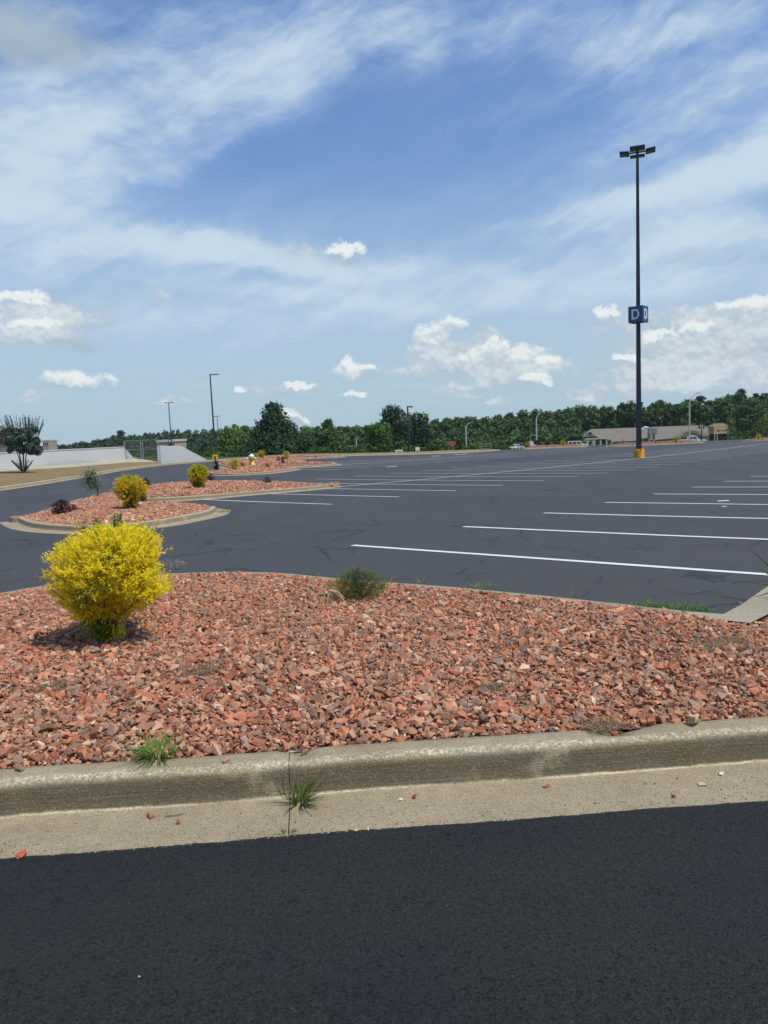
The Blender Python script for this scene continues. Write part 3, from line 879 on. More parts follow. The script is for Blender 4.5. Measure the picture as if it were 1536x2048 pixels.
sh2 = P3(262, 1019, .2)
PR2 = ([0, .05, .15, .3, .45, .6, .75, .9, 1], [.25, .34, .38, .6, .9, 1.0, 1.0, .78, .3])
shrub('yellow_shrub', sh2, 'yellow shrub on a short green foot in the rounded island', 'shrub', .76, .365, PR2, 850, 13, .042, .022, .12, (.80, .60, .035), (.24, .30, .03), seed=9,
      group='golden shrubs planted in the stone beds', stems=24, up=.5, inner=.35, shell=.4)
sh3 = P3(398, 977, .2)
shrub('yellow_shrub', sh3, 'yellow-green shrub in the long pointed island', 'shrub', .80, .35, ([0, .1, .3, .5, .7, .9, 1], [.5, .55, .68, 1, 1, .8, .35]), 700, 12, .05, .028, .13,
      (.70, .58, .03), (.20, .30, .03), seed=12, group='golden shrubs planted in the stone beds', stems=20, inner=.4, shell=.4)
def small_shrub(px, base, wpx, hpx, label, cO, cI, z0=.2, name='yellow_shrub', group='golden shrubs planted in the stone beds', n=150, prof=None, seed=1, cat='shrub'):
    z0 = max(z0, .21); n = int(n*1.6)
    p = P3(px, base, z0); s = px_size(p[1]); H = hpx*s; Rr = wpx*s/2
    return shrub(name, p, label, cat, H, Rr, prof or ([0, .2, .45, .7, .9, 1], [.45, .7, 1, 1, .75, .4]), n, 9, H*.085, H*.05, H*.2, cO, cI, seed=seed, group=group, stems=8, inner=.4, shell=.4)
cY, cG = (.74, .58, .05), (.26, .32, .03)
small_shrub(468, 939, 26, 20, 'yellow shrub nearest the fire hydrant in front of it', cY, cG, .15, seed=21)
small_shrub(523, 916, 15, 15, 'upright yellow shrub beyond the fire hydrant', cY, cG, .15, seed=22)
small_shrub(510, 921, 14, 14, 'yellow-green shrub partly hidden by the fire hydrant', (.6, .52, .05), cG, .15, seed=23)
small_shrub(573, 915, 13, 12, 'small pale yellow shrub in the farthest island on the left', (.75, .6, .14), cG, .15, seed=24)
small_shrub(1056, 892.5, 13, 9, 'orange-yellow shrub beside the white machine at the far edge', (.70, .42, .04), cG, .3, seed=25, n=90)
small_shrub(1126, 891.5, 12, 10, 'round yellow shrub just left of the white sport utility', (.76, .56, .05), cG, .3, seed=26, n=90)
small_shrub(1247, 888, 10, 9, 'small yellow shrub just left of the tall lettered lamp pole', (.72, .55, .08), cG, .3, seed=27, n=90)
small_shrub(1352.5, 885, 14, 13, 'yellow shrub in front of the spreading tree by the long building', (.76, .58, .07), cG, .3, seed=28, n=90)
small_shrub(1517, 879, 11, 11, 'yellow shrub in the gravel at the right end of the lot', (.76, .60, .10), cG, .3, seed=29, n=90)
GD = 'low dark shrubs dotted in the stone islands'
dk, dk2 = (.045, .075, .03), (.025, .04, .02)
def low(px, base, w, h, label, cO=dk, cI=dk2, seed=1, z0=.15, n=110, name='low_shrub'):
    z0 = max(z0, .21) if px < 700 else .36; h = h*(1.15 if px > 300 else .95)
    return small_shrub(px, base, w, h, label, cO, cI, z0, name, GD, n, ([0, .3, .6, .9, 1], [.9, 1, .85, .5, .2]), seed)
low(124, 1025, 46, 26, 'dark purple shrub at the left end of the rounded island', (.055, .018, .028), (.03, .012, .018), 31, .12, 260)
low(147, 1021, 26, 13, 'smaller purple shrub touching the dark purple one', (.06, .022, .03), (.03, .014, .02), 32, .12, 110)
low(291, 975, 22, 20, 'small dark green shrub behind the yellow shrub of the rounded island', (.06, .11, .04), (.03, .05, .025), 33, .12, 150)
low(285, 1003, 22, 26, 'dark green shrub pressed against the yellow shrub of the rounded island', (.10, .14, .04), (.05, .07, .03), 34, .15, 150)
low(421, 960, 17, 12, 'dark reddish shrub beside the yellow-green one in the pointed island', (.05, .025, .025), (.03, .015, .015), 35, .15, 110)
low(535, 967, 20, 12, 'small olive shrub near the middle of the pointed island', (.09, .10, .05), (.05, .05, .03), 36, .2, 130)
low(433, 940, 10, 17, 'dark green bush under the yellow square sign', (.04, .07, .035), dk2, 37, .1, 110)
low(484, 933, 10, 7, 'dark red shrub beside the yellow shrub nearest the hydrant', (.05, .02, .02), (.03, .015, .015), 38, .15, 80)
low(535, 935, 13, 7, 'olive shrub at the front of the hydrant island', (.10, .10, .055), (.05, .05, .03), 39, .15, 80)
low(557, 923, 11, 9, 'dark shrub left of the taller green one in the hydrant island', dk, dk2, 40, .2, 80)
low(566, 928, 9, 12, 'upright dark green shrub in the hydrant island', (.06, .08, .05), dk2, 41, .15, 80)
low(617, 926, 9, 6, 'lone dark tuft at the right of the hydrant island', dk, dk2, 42, .12, 60)
low(632, 915, 7, 4, 'lone dark tuft at the right of the farthest island', dk, dk2, 43, .12, 60)
for i, (x, y, w) in enumerate(((1264, 889.5, 6), (1310, 886.5, 8), (1318, 885, 5), (1331, 884.5, 5), (1362, 884.5, 7), (1525, 880, 7), (1095, 894, 6))):
    low(x, y, w, w*.5, ('dark tuft just left of the yellow-footed lamp pole', 'dark tuft below the grey utility frame', 'smaller dark tuft right of the utility frame',
        'dark tuft midway between utility frame and yellow shrub', 'dark tuft between yellow shrub and white sedan', 'dark tuft beside the yellow shrub at the right end', 'dark tuft in the gravel left of the round yellow shrub')[i], seed=50+i, z0=.3, n=40)
# feathery green plant leaning left in the rounded island
p = P3(196, 990, .2)
t = thing('feathery_shrub', p, 'feathery grey-green shrub leaning left at the back of the rounded island', 'shrub')
r_ = np.random.default_rng(8); n = 330
a = r_.uniform(0, 6.28, n); D = np.c_[np.cos(a)*.8-.55, np.sin(a)*.6, r_.uniform(.1, 1.1, n)]
zz_ = r_.uniform(.15, .80, n); st = np.c_[-.02-.22*zz_+r_.normal(0, .12, n), r_.normal(0, .08, n), zz_]
V, Fc, m = blades(st, D, r_.uniform(.22, .55, n), np.full(n, .026), r_.uniform(.3, .9, n))
mesh_np('foliage', V, Fc, M['blade'], t, colors=np.repeat(np.array((.19, .26, .11))*r_.uniform(.6, 1.4, (n, 1)), m, 0))
MB().tube([(0, 0, -.05), (-.03, 0, .4), (-.1, 0, .7)], [.02, .014, .006], 6).tube([(.0, 0, -.02), (.05, .02, .35)], [.014, .006], 6).build('stem', M['twig'], t)

# olive shrub of the near bed, with its dead stump
p = P3(716, 1192, .15)
t = shrub('olive_shrub', p, 'low olive-green bush with fine upright twigs in the near bed', 'shrub', .205, .275, ([0, .15, .4, .6, .8, 1], [.8, 1, 1, .85, .55, .2]), 850, 11, .017, .0045, .07,
          (.23, .27, .06), (.07, .09, .028), seed=77, stems=50, up=1.5, inner=.5, trunk=.004, shell=.35, lump=.2)
r_ = np.random.default_rng(81); n = 46
a = r_.uniform(0, 6.28, n); q = .20*np.sqrt(r_.uniform(0, 1, n)); zz = .11+.07*(1-q/.2)
V, Fc, m = blades(np.c_[np.cos(a)*q, np.sin(a)*q, zz], np.c_[np.cos(a)*.35, np.sin(a)*.35, np.ones(n)], r_.uniform(.05, .13, n), np.full(n, .004), r_.uniform(0, .2, n))
mesh_np('foliage', V, Fc, M['blade'], t, colors=np.repeat(np.array((.20, .23, .08))*r_.uniform(.7, 1.3, (n, 1)), m, 0))
p = P3(664, 1203, .16)
mb = MB()
for k, (dx, dy, L, w) in enumerate(((0, 0, .15, .011), (.02, .01, .12, .009), (-.015, .0, .10, .010), (.035, -.01, .10, .008), (-.03, .01, .07, .009))):
    mb.tube([(dx*3, dy, -.02), (dx*2, dy, L*.4), (dx-.01*k+.01, dy, L*.75)], [w, w*.9, w*.5], 6)
mb.tube([(-.02, 0, .09), (.05, -.01, .075), (.10, 0, .02)], [.009, .008, .005], 6)
o = mb.build('dead_stump', simple('bleached_wood', (.46, .36, .20), .9, var=.25, scale=40)); o.location = p
tag(o, 'pale bleached splintered stump at the left foot of the olive bush', 'stump')

# weeds and tufts
tuft('grass_tuft', P3(315, 1511, .13), 'bright green grass tuft at the back of the near kerb', 'grass tuft', 170, .058, .105, .0048, 1.1, (.085, .20, .018), (.22, .30, .05), .5)
tuft('grass_tuft', P3(352, 1500, .125), 'few thin grass blades right of the bright green tuft on the kerb', 'grass tuft', 22, .04, .035, .003, 1.2, (.10, .17, .03), (.3, .3, .1))
tuft('joint_weed', P3(600, 1607, .005), 'dark green grassy weed growing in the kerb joint', 'weed', 85, .028, .16, .0045, .95, (.075, .115, .02), (.17, .17, .05), .35, dirbias=(.20, -.1, 0))
tuft('joint_weed', P3(575, 1668, .006), 'tiny green weed at the asphalt edge below the kerb joint', 'weed', 26, .022, .032, .004, 1.3, (.08, .15, .02), (.22, .26, .06))
x0, y0 = hit(592, 1600); 
for k, (px, n, L, w, lab) in enumerate(((1270, 60, .05, .25, 'short grass at the left of the long green fringe on the back kerb'), (1345, 150, .085, .22, 'tallest grass in the green fringe on the back kerb'),
                              (1392, 60, .05, .12, 'short grass at the right end of the green fringe on the back kerb'))):
    py = np.interp(px, [1190, 1300, 1395], [1201, 1213, 1224]); p = P3(px, py, .11)
    a = rng.uniform(-1, 1, n*2); P = np.c_[a*w, rng.normal(0, .03, n*2)-a*w*.42, np.zeros(n*2)]
    D = np.c_[rng.normal(0, .45, n*2), rng.normal(0, .3, n*2), np.ones(n*2)]
    V, Fc, m = blades(P, D, L*rng.uniform(.4, 1.3, n*2), np.full(n*2, .0045), rng.uniform(.1, .8, n*2))
    o = mesh_np('grass', V, Fc, M['blade'], colors=np.repeat(np.array((.085, .20, .02))*rng.uniform(.6, 1.6, (n*2, 1)), m, 0)); o.location = p
    tag(o, lab, kind='stuff')
for k, (px, py, n, w, L, lab) in enumerate(((968, 1176, 90, .16, .07, 'green grass clump on the back kerb between the olive bush and the long fringe'),
        (845, 1165, 26, .04, .085, 'thin grass clump just right of the olive bush'), (792, 1162, 50, .18, .035, 'low green weeds touching the right side of the olive bush'),
        (610, 1147, 16, .05, .05, 'sparse grass blades left of the olive bush'), (640, 1150, 12, .03, .06, 'few taller blades just left of the olive bush'),
        (1140, 1198, 7, .012, .15, 'two straw-coloured grass stalks on the back kerb'))):
    straw = px == 1140
    tuft('grass_tuft', P3(px, py, .12), lab, 'grass tuft', n, w, L, .004, .5 if straw else .9, (.35, .32, .14) if straw else (.09, .19, .025), (.28, .32, .08), .12 if straw else .4, group='grass along the back kerb')
# pale flowering weed
p = P3(352, 1141, .14)
t = thing('flowering_weed', p, 'wispy weed with tiny pale flowers behind the big yellow shrub', 'weed')
r_ = np.random.default_rng(5); n = 55
a = r_.uniform(0, 6.28, n); D = np.c_[np.cos(a)*.9, np.sin(a)*.6, r_.uniform(.35, 1.2, n)]; L = r_.uniform(.07, .17, n)
V, Fc, m = blades(r_.normal(0, .02, (n, 3))*[1, 1, 0], D, L, np.full(n, .0028), np.zeros(n)+.05)
mesh_np('stem', V, Fc, M['blade'], t, colors=np.repeat(np.array((.13, .15, .07))*r_.uniform(.6, 1.3, (n, 1)), m, 0))
tips = unit(D)*L[:, None]; TP = np.repeat(tips, 4, 0)+r_.normal(0, .009, (n*4, 3))
leaf_quads('blossom', TP, r_.normal(size=(n*4, 3)), .012, .008, np.array((.55, .45, .40))*r_.uniform(.7, 1.3, (n*4, 1)), M['leaf'], t)
# sword-leaved plant entering at the right
p = P3(1578, 1208, .12)
n = 34; a = rng.uniform(0, 6.28, n)
D = np.c_[np.cos(a), np.sin(a), rng.uniform(.15, 1.7, n)]
extra = []
for (qx, qy, L) in ((1495, 1090, 0), (1505, 1124, 0), (1487, 1157, 0), (1511, 1192, 0), (1517, 1218, 0)):
    e = at_dist(qx, qy, p[1]-.05); extra.append(e-np.array(p)-np.array([0, 0, .12]))
D = np.vstack([D, np.array(extra)]); n = len(D)
L = np.concatenate([rng.uniform(.22, .42, n-5), np.linalg.norm(np.array(extra), axis=1)])
# keep the random blades right of the ones the photograph shows
k = (D[:, 0] > -.15) | (np.arange(n) >= n-5); D, L = D[k], L[k]; n = len(D)
V, Fc, m = blades(np.tile([0, 0, .12], (n, 1))+rng.normal(0, .012, (n, 3)), D, L, np.full(n, .020), np.full(n, .04), S=unit(np.cross(unit(D), np.array([.25, 1.0, .2])+rng.normal(0, .15, (n, 3)))))
o = mesh_np('sword_leaved_plant', V, Fc, M['blade'], colors=np.repeat(np.array((.17, .21, .06))*rng.uniform(.5, 1.5, (n, 1)), m, 0)); o.location = p
tag(o, 'spiky plant with long stiff green blades at the concrete corner', 'plant')
# weed in the joint of the rounded island's kerb
tuft('joint_weed', P3(168, 1066, .01), 'brown weed in the kerb joint of the rounded island', 'weed', 40, .06, .30, .012, .5, (.10, .08, .04), (.16, .14, .06), .3)
o_ = tuft('grass', P3(448, 1023, .01), 'thin green grass around the right tip of the rounded island', None, 120, .28, .07, .010, .9, (.15, .20, .05), (.35, .33, .14)); o_['kind'] = 'stuff'
o_ = tuft('grass', P3(322, 992, .12), 'dry grass in the near corner of the long pointed island', None, 260, .55, .12, .012, .9, (.20, .21, .07), (.40, .34, .16)); o_['kind'] = 'stuff'
o_ = tuft('grass', P3(160, 1008, .12), 'dry grass behind the dark purple shrub', None, 200, .45, .14, .012, .9, (.20, .19, .08), (.36, .30, .16)); o_['kind'] = 'stuff'
# dried matted weeds on the bare patches
for k, ((qx, qy), br) in enumerate(BARE):
    n = int(2600*br); a = rng.uniform(0, 6.28, n); q = br*.85*np.sqrt(rng.uniform(0, 1, n))
    P = np.c_[np.cos(a)*q, np.sin(a)*q*.85, rng.uniform(0, .012, n)]
    D = np.c_[rng.normal(0, 1, n), rng.normal(0, 1, n), rng.uniform(.02, .4, n)]
    V, Fc, m = blades(P, D, rng.uniform(.02, .07, n), np.full(n, .0028), rng.uniform(0, .5, n), 3)
    c = np.array((.25, .19, .11))*rng.uniform(.5, 1.7, (n, 1))
    o = mesh_np('dried_weed', V, Fc, M['blade'], colors=np.repeat(c, m, 0)); o.location = (qx, qy, float(near_z(np.array([qx]), np.array([qy]))[0])+.012)
    tag(o, ('matted dry brown weed at the right of the near bed, below the concrete corner', 'small dry brown weed in the gravel between yellow shrub and kerb joint', 'dry plant litter at the broken back edge of the kerb',
            'small dry tangle in the middle of the red gravel', 'grey dry weed in the gravel at the far left')[k], 'dried weed')

# loose stones on kerb, gutter and road
def loose(px, py, z0, s, col, label, name='loose_stone', cat='stone', flat=1.0):
    pv, pf = PROTO[int(rng.integers(0, len(PROTO)))]
    x, y = hit(px, py, z0); V = (pv*s) @ rot_mats(1, .3)[0].T; V[:, 2] *= flat
    o = mesh_np(name, V, pf, M['stone'], colors=np.tile(col, (len(V), 1))); o.location = (x, y, float(G(x, y))+z0-V[:, 2].min()-.002)
    return tag(o, label, cat, 'stones strayed from the bed')
br, rd, cr, gy_ = (.36, .16, .10), (.50, .12, .06), (.72, .66, .52), (.22, .17, .15)
loose(300, 1634, .006, .017, br, 'brown pointed stone lying in the gutter, left of the twig')
loose(358, 1647, .006, .011, rd, 'small red stone in the gutter below the twig')
loose(43, 1713, .008, .019, rd, 'red stone at the asphalt edge at the far left')
loose(452, 1525, .127, .016, (.45, .25, .17), 'pinkish stone on top of the kerb right of the grass tuft')
loose(40, 1541, .127, .022, (.27, .17, .13), 'mauve stone on the back edge of the kerb at the far left')
loose(829, 1594, .006, .014, (.32, .09, .05), 'dark red stone in the gutter beside a white chip')
loose(800, 1600, .006, .014, cr, 'white chip in the gutter beside a dark red stone', flat=.4)
loose(1092, 1575, .006, .015, (.25, .10, .07), 'flat dark red stone in the gutter near the pale kerb patch', flat=.5)
loose(1291, 1567, .006, .010, gy_, 'thin dark chip in the gutter', flat=.4)
loose(1310, 1567, .006, .007, gy_, 'smaller dark chip just right of the thin dark one', flat=.5)
loose(1346, 1595, .006, .009, rd, 'tiny orange stone in the gutter near the asphalt edge')
loose(1405, 1570, .006, .017, (.66, .48, .27), 'tan leaf-shaped chip in the gutter', flat=.45)
loose(1443, 1550, .006, .016, (.78, .74, .62), 'cream chip at the right of the gutter', flat=.5)
loose(1386, 1445, .135, .034, (.60, .38, .22), 'large peach-coloured stone at the back edge of the kerb')
loose(1228, 1470, .115, .022, (.45, .13, .06), 'red stone in the broken notch of the kerb')
loose(736, 1658, .008, .009, (.62, .42, .16), 'yellowish chip on the asphalt edge right of the joint', flat=.5)
loose(712, 1661, .008, .008, (.60, .45, .22), 'smaller yellowish chip on the asphalt edge', flat=.5)
loose(278, 1954, .009, .0045, (.55, .5, .35), 'single pale grit grain lying on the dark road')
loose(611, 1507, .118, .016, (.32, .17, .13), 'brown stone sunk in the chipped back edge above the kerb joint')
loose(1481, 1196+10, .004, .012, (.7, .7, .66), 'white chip on the lot asphalt near the concrete corner', flat=.4)
loose(1394, 1182, .004, .008, (.7, .7, .66), 'tiny white chip on the lot asphalt above the grass fringe', flat=.4)
x, y = hit(350, 1635)
mb = MB(); mb.tube([(-.035, -.006, .004), (-.01, -.008, .006), (.015, .0, .005), (.036, .008, .006)], [.0016, .002, .0018, .001], 5)
o = mb.build('twig', M['twig']); o.location = (x, y, float(G(x, y))+.006); tag(o, 'short thin brown twig lying in the gutter', 'twig')
# debris on the lot
for (px, py, s, lab) in ((1446, 1003.5, .11, 'thin white strip of litter lying between two painted lines'), (1448, 1015, .045, 'small white scrap below the thin white strip of litter'),
                         (783, 934, .3, 'pale worn patch of litter on the far part of the lot'), (922, 909, .55, 'flat white board lying near the far kerb'), (871, 912.5, .35, 'small white scrap near the far kerb')):
    x, y = hit(px, py); w = s*1.6
    mb = MB(); mb.box((0, 0, .012), (w*1.4, w*.35, .02), .1, .004); o = mb.build('litter', M['white']); o.location = (x, y, float(G(x, y))+.006)
    tag(o, lab, 'litter')

# ------------------------------------------------------------------ light poles
def base_at(px, y):
    """ground point at forward distance y in the direction of pixel column px (row ~ 890)"""
    p = at_dist(px, 890, y); return p[0], y, float(T(p[0], y))

# the tall lettered pole
px_, py_ = hit(1278, 915); pz = float(G(px_, py_)); s = px_size(py_)
t = thing('parking_lot_light', (px_, py_, pz), 'tall dark lamp pole with a blue D cube and a yellow foot', 'light pole')
topz = at_dist(1275, 295, py_)[2]-pz
MB().lathe([(.36, -.05), (.36, .50), (.345, .53), (.33, .54)], n=28).build('base', M['yellow'], t, False)
MB().box((0, 0, .55), (.58, .58, .05), -YAW, .006).box((0, 0, .585), (.46, .46, .03), -YAW).build('base_plate', M['orange'], t)
def sq(h, z, rz): return [(h*math.cos(rz+math.pi/4+k*math.pi/2), h*math.sin(rz+math.pi/4+k*math.pi/2), z) for k in range(4)]
MB().ring_loft([sq(.25, .6, -.35), sq(.245, 1.0, -.35), sq(.115, topz, -.35)]).build('pole', M['pole_dark'], t)
hs = (at_dist(1277, 613, py_)[2]-at_dist(1277, 645, py_)[2])
cz = at_dist(1277, 629.5, py_)[2]-pz
# cube sign: its vertical edge sits at px 1277-1281, left face wider
A = math.radians(-24)      # turn of the left face's normal
W = .98
half = W/2
cs = thing  # readability
sign_rz = math.radians(-21)-math.atan2(px_, py_)
mb = MB(); mb.box((0, 0, cz), (W, W, hs), sign_rz, .015); sign = mb.build('sign_box', M['blue'], t)
def letter_D(h, w, th):
    """outline of a D with its counter, as ring faces"""
    out, inn = [], []
    n = 14; r = h/2
    out += [(0, 0), (w-r*.85, 0)] + [(w-r*.85+r*.85*math.sin(a), r-r*math.cos(a)) for a in np.linspace(0, math.pi, n)[1:-1]] + [(w-r*.85, h), (0, h)]
    ri = r-th; rx = r*.85-th
    inn += [(th, th), (w-r*.85, th)] + [(w-r*.85+rx*math.sin(a), r-ri*math.cos(a)) for a in np.linspace(0, math.pi, n)[1:-1]] + [(w-r*.85, h-th), (th, h-th)]
    return out, inn
for k in range(4):
    a = sign_rz + k*math.pi/2 - math.pi/2          # face normal direction
    nrm = Vector((math.cos(a), math.sin(a), 0)); rt = Vector((-math.sin(a), math.cos(a), 0))
    o_, i_ = letter_D(hs*.64, hs*.50, hs*.115)
    bm = bmesh.new(); off = Vector((0, 0, cz))+nrm*(half)
    def P_(q, d): return off + nrm*d + rt*(q[0]-hs*.25) + Vector((0, 0, q[1]-hs*.32))
    n = len(o_)
    vo = [bm.verts.new(P_(q, .014)) for q in o_]; vi = [bm.verts.new(P_(q, .014)) for q in i_]
    wo = [bm.verts.new(P_(q, .002)) for q in o_]; wi = [bm.verts.new(P_(q, .002)) for q in i_]
    for q in range(n):
        r = (q+1) % n
        bm.faces.new((vo[q], vo[r], vi[r], vi[q])); bm.faces.new((wo[q], wo[r], vo[r], vo[q])); bm.faces.new((vi[q], vi[r], wi[r], wi[q]))
    me = bpy.data.meshes.new('letter'); bm.to_mesh(me); bm.free(); me.materials.append(M['white'])
    link(bpy.data.objects.new('letter', me), sign)
# four flood heads on cross arms; directions in the picture's frame
hz = topz-.30
def head(dx, dy, w, d, z, tilt):
    """flood head reaching out along (dx,dy): housing and lens"""
    a = math.atan2(dy, dx); h = MB()
    m = Matrix.Translation((dx, dy, z)) @ Matrix.Rotation(a, 4, 'Z') @ Matrix.Rotation(tilt, 4, 'Y')
    g = bmesh.ops.create_cube(h.bm, size=1, matrix=m @ Matrix.Diagonal((d, w, .10, 1)))
    bmesh.ops.bevel(h.bm, geom=list({e for v in g['verts'] for e in v.link_edges}), offset=.02, segments=1, affect='EDGES')
    ho = h.build('lamp_head', M['pole_dark'], t)
    l = MB(); bmesh.ops.create_cube(l.bm, size=1, matrix=m @ Matrix.Translation((0, 0, -.062)) @ Matrix.Diagonal((d*.74, w*.8, .02, 1)))
    l.build('lens', M['lens'], ho)
fx, fy = math.cos(-math.atan2(px_, py_)), math.sin(-math.atan2(px_, py_))     # picture-right on the ground at the pole
ux, uy = math.cos(.05), math.sin(.05)
for (sx, sy, w, d, dz) in ((-.80, 0, .92, .60, 0), (.80, 0, .92, .60, .0), (0, -.78, .92, .66, 0), (0, .78, .92, .66, 0)):
    dx = sx*fx - sy*fy; dy = sx*fy + sy*fx
    head(dx, dy, w, d, hz+dz, math.radians(-6))
mb = MB()
for sx, sy in ((1, 0), (-1, 0), (0, .5), (0, -.5)):
    dx = sx*fx - sy*fy; dy = sx*fy + sy*fx
    mb.tube([(0, 0, hz), (dx*.9, dy*.9, hz)], .055, 8)
mb.build('cross_arm', M['pole_dark'], t)

def dark_pole(px, ptop, y, label, kind, w=.12, arm=1.0, group='dark lamp poles beyond the lot', z=None):
    x, _, zb = base_at(px, y); e = at_dist(px, ptop, y); H = e[2]-zb; x = e[0]
    t = thing('lamp_pole', (x, y, zb), label, 'light pole', group)
    MB().tube([(0, 0, -.1), (0, 0, H)], [w, w*.6], 8).build('pole', M['pole_dark'], t)
    if kind == 'single':
        MB().tube([(0, 0, H-.12), (arm*.35, 0, H-.10)], w*.5, 6).build('arm', M['pole_dark'], t)
        MB().box((arm*.68, 0, H-.10), (arm*.75, .4, .14), 0, .03).build('lamp_head', M['pole_dark'], t)
    elif kind == 'tee':
        for q in (-1, 1): MB().box((q*arm*.62, 0, H-.05), (arm*.8, .4, .14), 0, .03).build('lamp_head', M['pole_dark'], t)
        MB().tube([(-arm*.25, 0, H-.05), (arm*.25, 0, H-.05)], w*.5, 6).build('arm', M['pole_dark'], t)
    return t
dark_pole(420, 748, 128, 'dark single-headed lamp pole rising behind the pale green tree on the left', 'single', .17, 1.35)
dark_pole(337, 805, 150, 'thin dark pole with two lamp heads behind the white wall with the sloping end', 'tee', .13, .85)
dark_pole(434, 832, 185, 'shortest double-headed lamp pole, far behind the single-headed one', 'tee', .11, .75)
dark_pole(815, 812, 84, 'dark single-headed lamp pole at the far kerb between two white signs', 'single', .13, .55)
def street_lamp(px, ptop, y, label, w=.11, arm=1.4, side=1):
    x, _, zb = base_at(px, y); e = at_dist(px, ptop, y); H = e[2]-zb; x = e[0]
    t = thing('street_lamp', (x, y, zb), label, 'street lamp', 'pale curved street lamps along the road')
    MB().tube([(0, 0, -.1), (0, 0, H*.84)], [w*1.15, w], 8).build('pole', M['pole_white'], t)
    MB().tube([(0, 0, H*.84), (side*arm*.15, 0, H*.90), (side*arm*.45, 0, H*.965), (side*arm*.8, 0, H*.995)], [w*.9, w*.7, w*.55, w*.45], 8).build('arm', M['pole_white'], t)
    MB().box((side*arm*1.0, 0, H), (arm*.5, .3, .12), 0, .03).build('lamp_head', M['galv'], t)
street_lamp(712, 873, 150, 'shortest pale street lamp, left of the leafy bright tree', .11, .7)
street_lamp(931, 845, 150, 'pale street lamp standing beside the red octagonal sign', .13, 1.2)
street_lamp(1072, 825, 150, 'pale street lamp above the white machine', .13, 1.3)
street_lamp(1379, 787, 150, 'tallest pale street lamp, behind the white sedan', .15, 1.7)

# ------------------------------------------------------------------ white walls and gate
def wall_between(name, pa, pb, ta, tb, label, th=.3, extra=None, mat=None):
    """wall from ground point pa to pb with tops ta, tb (absolute z)"""
    (ax, ay), (bx_, by_) = pa, pb
    za, zb = float(G(ax, ay)), float(G(bx_, by_)); d = unit(np.array([bx_-ax, by_-ay])); n = np.array([-d[1], d[0]])*th
    L = math.hypot(bx_-ax, by_-ay)
    o = thing(name, (ax, ay, za), label, 'wall')
    pts = [(0, -.3), (0, ta-za), (L, tb-za), (L, zb-za-.3)]
    if extra: pts = [(0, -.3), (0, ta-za), (L, tb-za), (L+extra, zb-za-.05), (L+extra, zb-za-.3)]
    f0 = lambda s, z: (d[0]*s, d[1]*s, z); f1 = lambda s, z: (d[0]*s+n[0], d[1]*s+n[1], z)
    MB().prism(pts, f0, f1).build('wall_body', M['white_wall'], o)
    # coping strip
    c = [(0, ta-za+.002), (0, ta-za+.07), (L, tb-za+.07), (L, tb-za+.002)]
    g0 = lambda s, z: (d[0]*s-n[0]*.12, d[1]*s-n[1]*.12, z); g1 = lambda s, z: (d[0]*s+n[0]*1.12, d[1]*s+n[1]*1.12, z)
    MB().prism(c, g0, g1).build('coping', M['white_wall'], o)
    return o
wa = hit(0, 938, .13); wb = hit(250, 918.5, .13)
dirw = unit(np.array(wb)-np.array(wa)); w0 = np.array(wa)-dirw*30
ta = at_dist(0, 900, wa[1])[2]; tb = at_dist(250, 894.5, wb[1])[2]
wall_between('white_wall', tuple(w0), wb, ta, tb, 'long low white wall behind the sidewalk and the crape myrtle', extra=2.0)
c_ = hit(323, 926); d_ = hit(414, 922)
tc = at_dist(320, 892.5, c_[1])[2]
dd = np.array(d_)-np.array(c_); Lw = np.hypot(*dd)
o = thing('white_wall', (c_[0], c_[1], float(G(*c_))), 'short white wall whose top slopes down to the kerb on the right', 'wall')
du = dd/Lw; nn = np.array([-du[1], du[0]])*.35; zc = float(G(*c_)); 
pts = [(0, -.2), (0, tc-zc), (Lw*.42, tc-zc-.02), (Lw, float(G(*d_))-zc+.12), (Lw, -.3)]
MB().prism(pts, lambda s, z: (du[0]*s, du[1]*s, z), lambda s, z: (du[0]*s+nn[0], du[1]*s+nn[1], z)).build('wall_body', M['white_wall'], o)
# return of the wall, running back beside the gate
MB().prism([(0, -.2), (0, tc-zc), (2.4, tc-zc), (2.4, -.2)], lambda s, z: (-.002-nn[0]*0-s*.12, s, z), lambda s, z: (-.30-s*.12, s, z)).build('wall_return', M['white_wall'], o)
# gate posts and mesh frame
ga = hit(252, 919, .12); gb = hit(318, 919, .12)
def gatep(px, y): e = at_dist(px, 919, y); return e[0], y
gy0 = 70.0
t = thing('chain_link_gate', (*gatep(251, gy0), float(G(gatep(251, gy0)[0], gy0))+.1), 'see-through wire gate between the two white walls', 'gate')
x0, x1, x2, x3 = 0, gatep(283, gy0)[0]-gatep(251, gy0)[0], gatep(287, gy0)[0]-gatep(251, gy0)[0], gatep(317, gy0)[0]-gatep(251, gy0)[0]
H = at_dist(260, 881, gy0)[2]-t.location.z
for q in (x0, x1, x2, x3): MB().tube([(q, 0, -.2), (q, 0, H)], .05, 8).build('post', M['galv'], t)
for (a, b) in ((x0, x1), (x2, x3)):
    for z in (.12, H*.5, H-.03): MB().tube([(a, 0, z), (b, 0, z)], .022, 6).build('rail', M['galv'], t)
    mb = MB(); n = 16
    for k in range(-n, n*2):
        for sgn in (1, -1):
            # diagonal wires clipped to the panel
            step = (b-a)/n*1.6; xx = a + k*step; pts = []
            lo = max(a, min(b, xx)); 
            for z in np.linspace(.12, H-.03, 9):
                x = xx + sgn*(z-.12)*.9
                if a <= x <= b: pts.append((x, 0, z))
            if len(pts) > 1: mb.tube([pts[0], pts[-1]], .004, 3, False)
    mb.build('wire_mesh', M['galv'], t)

